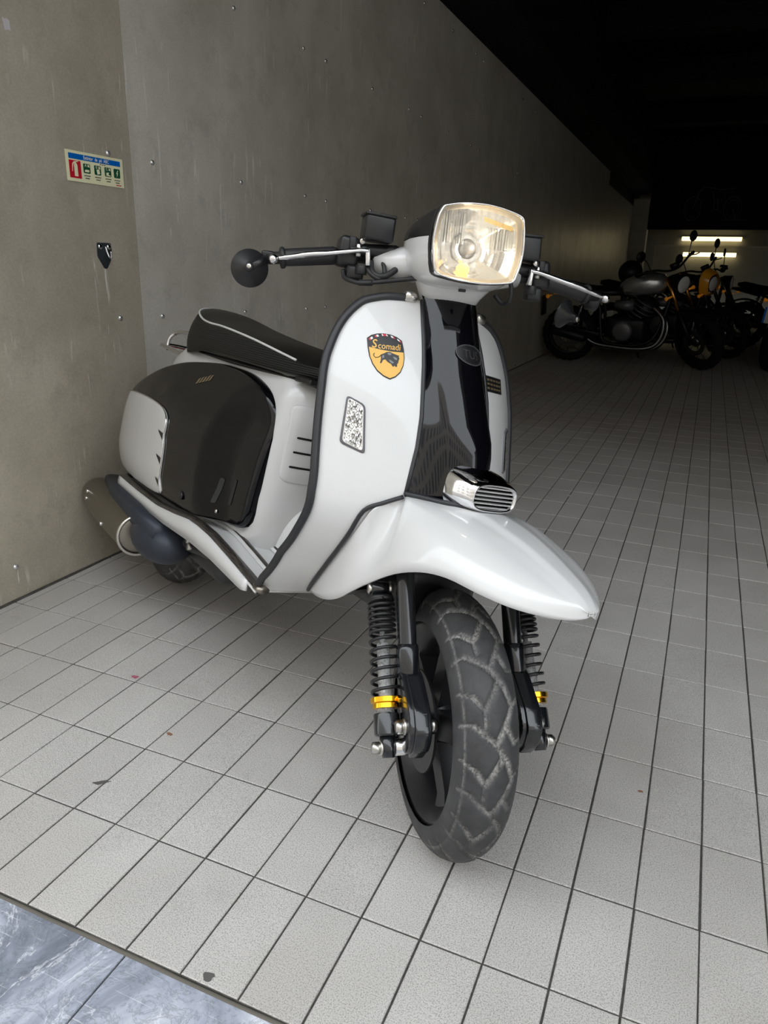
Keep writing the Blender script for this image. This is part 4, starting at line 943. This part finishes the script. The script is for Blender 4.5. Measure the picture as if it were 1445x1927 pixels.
# ---- exhaust, engine, stand
muf = part('silencer', lathe([(0, .040), (.006, .057), (.02, .060), (.24, .062), (.42, .058), (.455, .050), (.47, .030)], (-1.13, -.205, .205), (-1, 0, .015), 36), 'brushed_steel', angle=45)
part('silencer_rim', lathe([(-.001, .054), (-.003, .060), (.003, .0625), (.007, .0608)], (-1.13, -.205, .205), (-1, 0, .015), 36, cap=False), 'bolt_steel', parent=muf)
for (x, z) in ((-1.49, .235), (-1.49, .212), (-1.30, .185)): part('silencer_screw', cyl((x, -.258, z), (x, -.267, z), .006, 12), 'chrome', parent=muf)
eng = empty('engine', scooter)
def ell(c, r, seg=24):
    b = bmesh.new(); bmesh.ops.create_uvsphere(b, u_segments=seg, v_segments=14, radius=1, matrix=Matrix.Translation(Vector(c)) @ Matrix.Diagonal((*r, 1))); return b
obj('exhaust_cover', ell((-1.06, -.165, .222), (.125, .078, .066)), 'engine_blue', eng)
obj('heat_shield', loft([horn_ring(x, hw, z0, z1) for x, hw, z0, z1 in ((-1.50, .03, .26, .30), (-1.35, .05, .245, .30), (-1.15, .055, .235, .30), (-.98, .04, .24, .29))]), 'engine_blue', eng, matrix=Matrix.Translation((0, -.185, -.005)))
obj('crankcase', box((-.98, 0, .27), (.44, .24, .17), bev=.04, seg=4), 'engine_grey', eng)
obj('cylinder_head', box((-.72, 0, .30), (.16, .17, .15), bev=.03, seg=3), 'engine_grey', eng)
obj('exhaust_pipe', tube(smooth_path([(-.72, -.07, .27), (-.80, -.10, .25), (-.93, -.13, .24), (-1.05, -.17, .22), (-1.13, -.20, .205)], 6), .014, 14), 'engine_dark', eng)
obj('swing_arm', tube(smooth_path([(-.80, -.12, .262), (-.95, -.13, .245), (-1.15, -.10, .238), (-1.35, -.085, .236)], 6), .022, 12, flat=.7), 'engine_grey', eng)
obj('carburettor', box((-.93, -.135, .285), (.06, .04, .05), bev=.01), 'engine_grey', eng)
for c in ((-.965, -.16, .292), (-.90, -.15, .268), (-.86, -.16, .262)): obj('engine_bolt', cyl(c, Vector(c)+Vector((0, -.012, 0)), .009), 'bolt_steel', eng)
obj('fuel_hose', tube(smooth_path([(-.90, -.15, .30), (-.86, -.165, .275), (-.80, -.15, .285)], 5), .004, 8), 'black_plastic', eng)
obj('dark_filler', box((-.22, .01, .425), (.24, .19, .13), bev=.03), 'black_satin', eng)  # black box added to fill the gap behind the fender with darkness
obj('belly_frame', box((-.58, 0, .325), (.36, .16, .03), bev=.01), 'black_satin', eng)
st = part('side_stand', tube([(-1.02, .12, .27), (-1.09, .165, .14), (-1.13, .200, .062)], .011, 10), 'black_satin')
part('stand_foot', box((-1.13, .206, .058), (.05, .04, .008), Matrix.Rotation(-LEAN, 3, 'X').inverted(), bev=.003), 'black_satin', parent=st)

# ================================================================== THINGS ON THE WALL
def wall_thing(name, y, z, **k):
    return empty(name, matrix=Matrix.Translation(wp(y, z, 0.0)) @ Matrix(((1, WK, 0, 0), (WK, 1, 0, 0), (0, 0, 1, 0), (0, 0, 0, 1))).normalized() if False else Matrix.Translation(wp(y, z, 0.0)) @ Matrix.Rotation(-math.atan(WK), 4, 'Z'), **k)
# sign: local x out of the wall, y along the wall (to the right in view), z up
sg_ = wall_thing('fire_extinguisher_sign', 1.106, 1.2515, label='small cream safety sign with blue heading and red extinguisher pictogram on wall', category='sign')
def pl(y0, z0, y1, z1, m, o, nm, r=0.0, parent=None):
    q = [(y0, z0), (y1, z0), (y1, z1), (y0, z1)]; q = rounded(q, r, 3) if r else q
    return obj(nm, extrude_poly(q, lambda u, v, d: Vector((d, u, v)), o-.0006, o), m, parent or sg_, smooth=False)
pl(-.120, -.0425, .120, .0425, 'sign_cream', .0035, 'sign_board')
pl(-.108, .0195, .108, .0345, 'sign_blue', .0040, 'blue_heading')
def stext(s, size, y, z, m, xs=1.0, bold=0.0, o=.0046): return obj('lettering', text_bm(s, size, lambda a, c: Vector((o, y+a, z+c)), xscale=xs, bold=bold), m, sg_, smooth=False)
stext('Extintor  de  pó  ABC', .0140, .004, .0270, 'sign_white', .86, .0002)
pl(-.108, -.033, -.062, .0155, 'sign_red', .0040, 'red_pictogram')
ex = [(-.090, -.028), (-.076, -.028), (-.076, .003), (-.078, .007), (-.081, .0085), (-.081, .011), (-.073, .0125), (-.073, .0145), (-.083, .0135), (-.0905, .012), (-.096, .006), (-.098, -.006), (-.0985, -.0155), (-.096, -.0155), (-.095, -.005), (-.092, .004), (-.0895, .0075), (-.0885, .006), (-.090, .002)]
b = bmesh.new(); vv = [b.verts.new((.0046, u, v)) for u, v in ex]; bmesh.ops.triangle_fill(b, use_beauty=True, edges=[b.edges.new((vv[i], vv[(i+1) % len(vv)])) for i in range(len(vv))]); obj('extinguisher_picture', b, 'sign_cream', sg_, smooth=False)
for i, cx_ in enumerate((-.038, .007, .051, .091)):
    pl(cx_-.014, -.0155, cx_+.014, .0115, 'sign_green', .0040, 'green_pictogram', .004)
    pic = ([(-.010, -.010), (.008, -.010), (.010, -.004), (.002, -.003), (-.008, -.004)], [(-.003, -.012), (.009, -.009), (.006, .004), (-.006, .001)], [(-.009, -.011), (.010, -.012), (.010, -.009), (.001, -.008), (.004, -.001), (-.008, -.002)], [(.003, .010), (-.005, -.001), (-.001, -.001), (-.003, -.011), (.005, .001), (.001, .001), (.006, .009)])[i]
    b = bmesh.new(); vv = [b.verts.new((.0046, cx_+u, -.002+v)) for u, v in pic]; bmesh.ops.triangle_fill(b, use_beauty=True, edges=[b.edges.new((vv[k], vv[(k+1) % len(vv)])) for k in range(len(vv))]); obj('pictogram', b, 'sign_cream', sg_, smooth=False)
    if i < 3:
        stext('ABC'[i], .012, cx_-.005, .0060, 'sign_cream'); obj('flame', from_data([(.0046, cx_+u, v) for u, v in ((.003, .003), (.011, .002), (.009, .011), (.007, .007), (.004, .012))], [(0, 1, 2, 3, 4)]), 'sign_cream', sg_, smooth=False)
    for z, w in ((-.0225, .013), (-.0295, .009)):   # captions too small to read in the photograph: broken strokes
        for k in range(4): pl(cx_-w+k*w*.5, z-.0013, cx_-w+k*w*.5+w*.40, z+.0013, 'sign_text', .0043, 'caption_stroke')
for k in range(3): pl(.018+k*.009, .0148, .024+k*.009, .0170, 'sign_text', .0043, 'caption_stroke')
for k in range(3): pl(.084+k*.008, -.0380, .090+k*.008, -.0352, 'sign_red', .0043, 'caption_stroke')
# hook plate
hk = wall_thing('wall_hook', 1.113, 1.005, label='dark grey pointed steel hook plate screwed to wall below the sign', category='hook')
obj('back_plate', extrude_poly(rounded([(-.031, .034), (.031, .034), (.033, -.008), (.006, -.045), (-.006, -.045), (-.033, -.008)], .006, 3), lambda u, v, d: Vector((d, u, v)), 0, .003, bev=.0008), 'hook_grey', hk, smooth=False)
obj('hook_bend', tube(smooth_path([(.004, .004, .022), (.010, .004, .004), (.018, .003, -.010), (.028, .0, -.012), (.032, -.003, -.002), (.033, -.005, .008)], 5), .0034, 8), 'zinc', hk)
for y in (-.019, .019): obj('hook_screw', lathe([(0, .009), (.003, .0085), (.005, .004)], (.003, y, .022), (1, 0, 0), 14), 'chrome', hk)
# torn sticker remains
t1 = obj('torn_sticker', extrude_poly([(-.012, .016), (-.006, .013), (.002, .016), (.010, .012), (.011, -.013), (.002, -.010), (-.008, -.014)], lambda u, v, d: Vector((d, u, v)), 0, .0006), 'paper', None, Matrix.Translation(wp(.831, 1.567, .0014)), smooth=False, label='torn scrap of white sticker near the top left of the wall', category='sticker')
t2 = obj('torn_sticker', extrude_poly([(-.010, .020), (.009, .018), (.010, -.012), (.004, -.019), (-.008, -.018)], lambda u, v, d: Vector((d, u, v)), 0, .0006), 'paper', None, Matrix.Translation(wp(2.792, 1.252, .0004)), smooth=False, label='small pale paint patch on wall just above the brake fluid reservoir', category='sticker')
# smudges lying on the floor
mat('smudge_pink', (0.42, 0.12, 0.17), 0.8); mat('leaf_brown', (0.26, 0.13, 0.08), 0.8); mat('smudge_dark', (0.10, 0.095, 0.09), 0.7)
def blot(name, x, y, r, m, lab, cat_, n=14, asp=.6, ang=0.0):
    pts = []
    for k in range(n):
        a = 2*PI*k/n; q = r*random.uniform(.6, 1.1); u, v = q*math.cos(a), q*asp*math.sin(a); pts.append((u*math.cos(ang)-v*math.sin(ang), u*math.sin(ang)+v*math.cos(ang)))
    return obj(name, extrude_poly(pts, lambda u, v, d: Vector((u, v, d)), 0, .0007), m, None, Matrix.Translation((x, y, .0002)), smooth=False, label=lab, category=cat_)
blot('paint_spot', -.115, .417, .012, 'smudge_pink', 'small pink smudge on the floor tiles left of the scooter', 'stain')
blot('dry_leaf', .115, .262, .009, 'leaf_brown', 'tiny brown leaf scrap on the tiles below the scooter', 'leaf')
blot('dark_spot', .094, .076, .018, 'smudge_dark', 'dark grey smear on tile in the left foreground', 'stain', asp=.35, ang=.6)
blot('dark_spot', .54, -.186, .010, 'smudge_dark', 'round grey spot at the edge of the marble sill', 'stain', asp=.9)
blot('dry_leaf', 1.085, .505, .006, 'leaf_brown', 'tiny orange leaf scrap in a tile joint right of front wheel', 'leaf')
blot('paper_scrap', .60, 2.52, .012, 'paper', 'small white paper scrap on the dim floor behind the front fender', 'paper scrap')

# ================================================================== FLUORESCENT LAMPS on the back wall
def tube_lamp(x0, x1, z, lab):
    t = empty('fluorescent_lamp', matrix=Matrix.Translation(((x0+x1)/2, 18.14, z)), label=lab, category='lamp', group='fluorescent lamps on the far wall')
    L = x1-x0
    obj('lamp_housing', box((0, -.03, .03), (L+.06, .06, .05), bev=.008), 'cream_wall', t)
    obj('glow_tube', cyl((-L/2, -.085, 0), (L/2, -.085, 0), .045, 14), 'tube_glow', t)
    for s in (-1, 1): obj('lamp_holder', box((s*(L/2+.012), -.075, .005), (.02, .05, .06), bev=.004), 'cream_wall', t)
    ld = bpy.data.lights.new('tube_light', 'AREA'); ld.shape = 'RECTANGLE'; ld.size = L; ld.size_y = .06; ld.energy = 0.12; ld.color = (1.0, .86, .55)
    lo = bpy.data.objects.new('tube_light', ld); link(lo, t); lo.location = (0, -.14, -.01); lo.rotation_euler = (math.radians(70), 0, PI)
tube_lamp(.285, 1.514, 1.75, 'longer upper fluorescent tube glowing on the far cream wall')
tube_lamp(.354, 1.450, 1.42, 'shorter lower fluorescent tube glowing just above the parked motorcycles')
nb = obj('notice_board', box((-.405, 18.13, 1.285), (.285, .03, .59), bev=.004), 'cream_wall', None, smooth=False, label='pale rectangular board on the far wall behind a motorcycle mirror', category='board')

# ================================================================== PARKED MOTORCYCLES
def motorcycle(x, y, heading, lab, tank='bike_black', lampm='bike_lens', shroud=None, fork='bike_gold', lean=8, steer=0, tail=False, plate=False, mirrors=True, roundpack=False, exhaust='bike_metal', scale=1.0):
    """origin: ground midway between the wheels; x forward"""
    root = empty('motorcycle', matrix=Matrix.Translation((x, y, 0)) @ Matrix.Rotation(math.radians(heading), 4, 'Z') @ Matrix.Rotation(math.radians(lean), 4, 'X') @ Matrix.Scale(scale, 4), label=lab, category='motorcycle', group='motorcycles parked at the back')
    def P_(n, me, m, parent=None, **k): return obj(n, me, m, parent or root, **k)
    FX, RX, RF_, RR2 = .70, -.70, .325, .315
    pv = Vector((.42, 0, .90)); SB = Matrix.Translation(pv) @ Matrix.Rotation(math.radians(steer), 4, Vector((-.40, 0, .92))) @ Matrix.Translation(-pv)
    def T_(n, me, m, parent=None, **k): return obj(n, me, m, parent or root, None if parent else SB, **k)
    for nm, wx, R, hw in (('front_wheel', FX, RF_, .055), ('rear_wheel', RX, RR2, .075)):
        w = empty(nm, root, (SB if wx > 0 else Matrix()) @ Matrix.Translation((wx, 0, R)))
        tb_ = bmesh.new(); n = 72; V = []
        for i in range(n):
            a = 2*PI*i/n; ring = []
            for j in range(11):
                q = -1.7+3.4*j/10; rr = R-.075*(1-math.cos(q))-(.008 if (i % 3 == 0 and 2 <= j <= 8) else 0); ring.append(tb_.verts.new((rr*math.cos(a), hw*math.sin(q), rr*math.sin(a))))
            V.append(ring)
        for i in range(n):
            for j in range(10): tb_.faces.new((V[i][j], V[i][j+1], V[(i+1) % n][j+1], V[(i+1) % n][j]))
        obj('tyre', tb_, 'bike_rubber', w)
        obj('rim', lathe([(-.035, R-.105), (-.035, R-.09), (.035, R-.09), (.035, R-.105), (-.035, R-.105)], (0, 0, 0), (0, 1, 0), 40, cap=False), 'bike_metal' if wx < 0 else 'bike_black', w, angle=40)
        obj('hub', lathe([(-.06, .035), (-.05, .05), (.05, .05), (.06, .035)], (0, 0, 0), (0, 1, 0), 20), 'bike_metal', w)
        obj('brake_disc', lathe([(0, .09), (0, .14), (.005, .14), (.005, .09)], (0, -.07, 0), (0, 1, 0), 32, cap=False), 'bike_metal', w, angle=40)
        for k in range(12):
            a = 2*PI*k/12; d = Vector((math.cos(a), 0, math.sin(a))); e = Vector((math.cos(a+.5), 0, math.sin(a+.5)))
            obj('spoke', tube([d*.045+Vector((0, .03*(-1)**k, 0)), e*(R-.10)], .0035, 5), 'bike_metal', w)
    st = math.radians(steer)
    for s in (-1, 1):
        fo = T_('fork_leg', tube([(.36, s*.095, .98), (.52, s*.095, .64)], .021, 10), fork)
        T_('fork_slider', tube([(.515, s*.095, .65), (FX-.02, s*.085, .30)], .028, 10), 'bike_black', fo)
    T_('front_mudguard', loft([[Vector((FX+(RF_+.03)*math.cos(a), y_, RF_+(RF_+.03+.02*(1-abs(y_)/.06))*math.sin(a))) for y_ in (-.06, -.03, 0, .03, .06)] for a in [math.radians(50+8*k) for k in range(12)]], closed=False), 'bike_black')
    tk = []
    for xx, hw, z0, z1 in ((.33, .05, .86, .93), (.27, .11, .80, .99), (.15, .15, .77, 1.01), (0, .145, .76, .99), (-.12, .10, .77, .93), (-.17, .05, .79, .88)): tk.append([Vector((xx, v.y, v.z)) for v in horn_ring(0, hw, z0, z1, 2.6)])
    tko = P_('fuel_tank', loft(tk), tank); P_('filler_cap', lathe([(0, .035), (.012, .035), (.018, .02)], (.10, 0, 1.005), (0, 0, 1), 18), 'bike_metal', tko)
    P_('seat', loft([[Vector((xx, v.y, v.z)) for v in horn_ring(0, hw, z0, z1, 2.8)] for xx, hw, z0, z1 in ((-.12, .10, .76, .84), (-.30, .13, .75, .835), (-.55, .13, .77, .86), (-.80, .11, .82, .91), (-.88, .06, .85, .90))]), 'bike_black')
    P_('tail_unit', loft([[Vector((xx, v.y, v.z)) for v in horn_ring(0, hw, z0, z1, 2.8)] for xx, hw, z0, z1 in ((-.55, .10, .70, .77), (-.85, .08, .77, .83), (-1.0, .04, .80, .83))]), 'bike_black')
    P_('frame', tube(smooth_path([(.38, 0, .90), (.32, .06, .55), (.18, .12, .28), (-.25, .13, .26), (-.33, .12, .45), (-.40, .10, .70), (-.85, .09, .80)], 5), .018, 8), 'bike_black')
    P_('frame', tube(smooth_path([(.38, 0, .90), (.32, -.06, .55), (.18, -.12, .28), (-.25, -.13, .26), (-.33, -.12, .45), (-.40, -.10, .70), (-.85, -.09, .80)], 5), .018, 8), 'bike_black')
    en = P_('engine', box((-.05, 0, .42), (.42, .30, .26), bev=.06, seg=4), 'bike_black')
    P_('cylinder', tube([(.04, 0, .50), (.16, 0, .74)], [.10, .10], 16), 'bike_black', en)
    for k in range(5): P_('cooling_fin', lathe([(0, .125), (.008, .125)], Vector((.04, 0, .52))+Vector((.12, 0, .24))*(k*.17), (.12, 0, .24), 20), 'bike_grey', en, angle=30)
    P_('engine_cover', lathe([(0, .11), (.02, .11), (.035, .08)], (-.08, -.15, .40), (0, -1, 0), 24), 'bike_grey', en)
    P_('intake_body', tube([(-.20, -.03, .66), (0, -.05, .66)], [.05, .06], 12), 'bike_grey', en)
    P_('exhaust_pipe', tube(smooth_path([(.20, -.06, .66), (.33, -.09, .52), (.30, -.12, .30), (.12, -.15, .22), (-.30, -.17, .24), (-.45, -.18, .30)], 5), .024, 10), exhaust)
    P_('exhaust_pipe', tube(smooth_path([(.20, .04, .66), (.36, -.05, .50), (.34, -.08, .30), (.16, -.11, .20), (-.28, -.14, .21), (-.45, -.18, .30)], 5), .024, 10), exhaust)
    P_('silencer', lathe([(0, .03), (.04, .055), (.38, .06), (.42, .045)], (-.45, -.18, .30), (-1, 0, .22), 18), 'bike_black')
    P_('swing_arm', box((-.52, 0, .36), (.48, .20, .05), Matrix.Rotation(math.radians(8), 3, 'Y'), bev=.01), 'bike_black')
    for s in (-1, 1):
        sk = P_('rear_damper', tube([(-.62, s*.13, .38), (-.52, s*.13, .74)], .018, 8), 'bike_metal')
        pts = [Vector((-.62, s*.13, .40))+Vector((.10, 0, .36))*(k/60*.85)+Vector((math.cos(k*.85)*.03, math.sin(k*.85)*.03, 0)) for k in range(61)]
        P_('damper_spring', tube(pts, .005, 5), 'bike_metal', sk)
    bars = T_('handlebar', tube(smooth_path([(.24, -.40, 1.08), (.32, -.25, 1.10), (.36, -.08, 1.05), (.36, .08, 1.05), (.32, .25, 1.10), (.24, .40, 1.08)], 5), .012, 8), 'bike_black')
    T_('clock', lathe([(0, .045), (.05, .05), (.055, .04)], (.38, 0, 1.06), (-.5, 0, 1), 16), 'bike_black', bars)
    for s in (-1, 1):
        T_('grip', tube([(.235, s*.41, 1.08), (.29, s*.30, 1.092)], .018, 8), 'bike_rubber', bars)
        T_('lever', tube([(.31, s*.24, 1.105), (.34, s*.34, 1.095), (.31, s*.42, 1.085)], .006, 6), 'bike_metal', bars)
        if mirrors:
            mr = T_('mirror', lathe([(-.012, .052), (0, .058), (.01, .05), (.016, .01)], (.27, s*.37, 1.27), (1, .1*s, 0), 20), 'bike_black')
            T_('mirror_stem', tube(smooth_path([(.30, s*.27, 1.10), (.29, s*.31, 1.20), (.275, s*.36, 1.26)], 4), .006, 6), 'bike_metal', mr)
    hl = T_('headlamp', lathe([(-.12, .05), (-.08, .085), (0, .095), (.01, .095), (.012, .088)], (.48, 0, .90), (1, 0, -.05), 24, cap=True), 'bike_black')
    T_('lamp_lens', lathe([(.010, .088), (.022, .07), (.028, .03), (.029, .001)], (.48, 0, .90), (1, 0, -.05), 24, cap=False), lampm, hl)
    if shroud:
        T_('lamp_cowl', loft([[Vector((xx, v.y, v.z)) for v in horn_ring(0, hw, z0, z1, 2.6)] for xx, hw, z0, z1 in ((.40, .15, .73, 1.07), (.47, .135, .76, 1.04), (.50, .11, .79, 1.01))], cap=False), shroud, hl)
    for s in (-1, 1):
        T_('turn_lamp', tube([(.44, s*.10, .80), (.44, s*.17, .80), (.44, s*.20, .80)], [.008, .012, .022], 10), 'amber')
        P_('turn_lamp', tube([(-.92, s*.06, .74), (-.93, s*.14, .74), (-.93, s*.17, .74)], [.008, .012, .024], 10), 'amber')
    tlm = P_('tail_lamp', box((-1.0, 0, .80), (.04, .12, .05), bev=.01), 'bike_red')
    pb = P_('plate_holder', box((-1.02, 0, .62), (.02, .14, .22), bev=.004), 'bike_black')
    if plate:
        P_('number_plate', box((-1.035, 0, .60), (.006, .20, .16), bev=.002), 'plate_white', pb); P_('plate_band', box((-1.039, .092, .60), (.004, .02, .16)), 'sign_blue', pb, smooth=False)
    P_('foot_peg', tube([(-.15, -.22, .33), (-.15, .22, .33)], .012, 8), 'bike_metal')
    P_('kick_stand', tube([(.0, .12, .28), (.05, .26, .04)], .010, 8), 'bike_black')
    if roundpack: P_('tail_pack', ell((-.52, 0, 1.0), (.15, .15, .15)), 'bike_black')
    return root
motorcycle(.33, 8.0, -6, 'dark custom motorcycle with silver tank and round headlamp, nearest of the parked bikes', tank='bike_silver', steer=-36, lean=6)
motorcycle(.62, 9.5, -10, 'motorcycle with yellow headlamp cowl parked behind the silver-tanked bike', shroud='bike_yellow', tank='bike_black', fork='bike_metal', lean=7, steer=-24, roundpack=True)
motorcycle(2.03, 9.0, 68, 'dark motorcycle at right edge showing its white number plate and tail lamp', tank='bike_grey', plate=True, lean=6, fork='bike_metal')
motorcycle(.85, 11.2, -12, 'black motorcycle furthest back below the fluorescent tubes', tank='bike_black', lean=6, fork='bike_metal')
motorcycle(2.3, 12.0, -20, 'black motorcycle whose seat and tail show beyond the yellow-cowled bike near right edge', tank='bike_black', lean=6, fork='bike_metal')
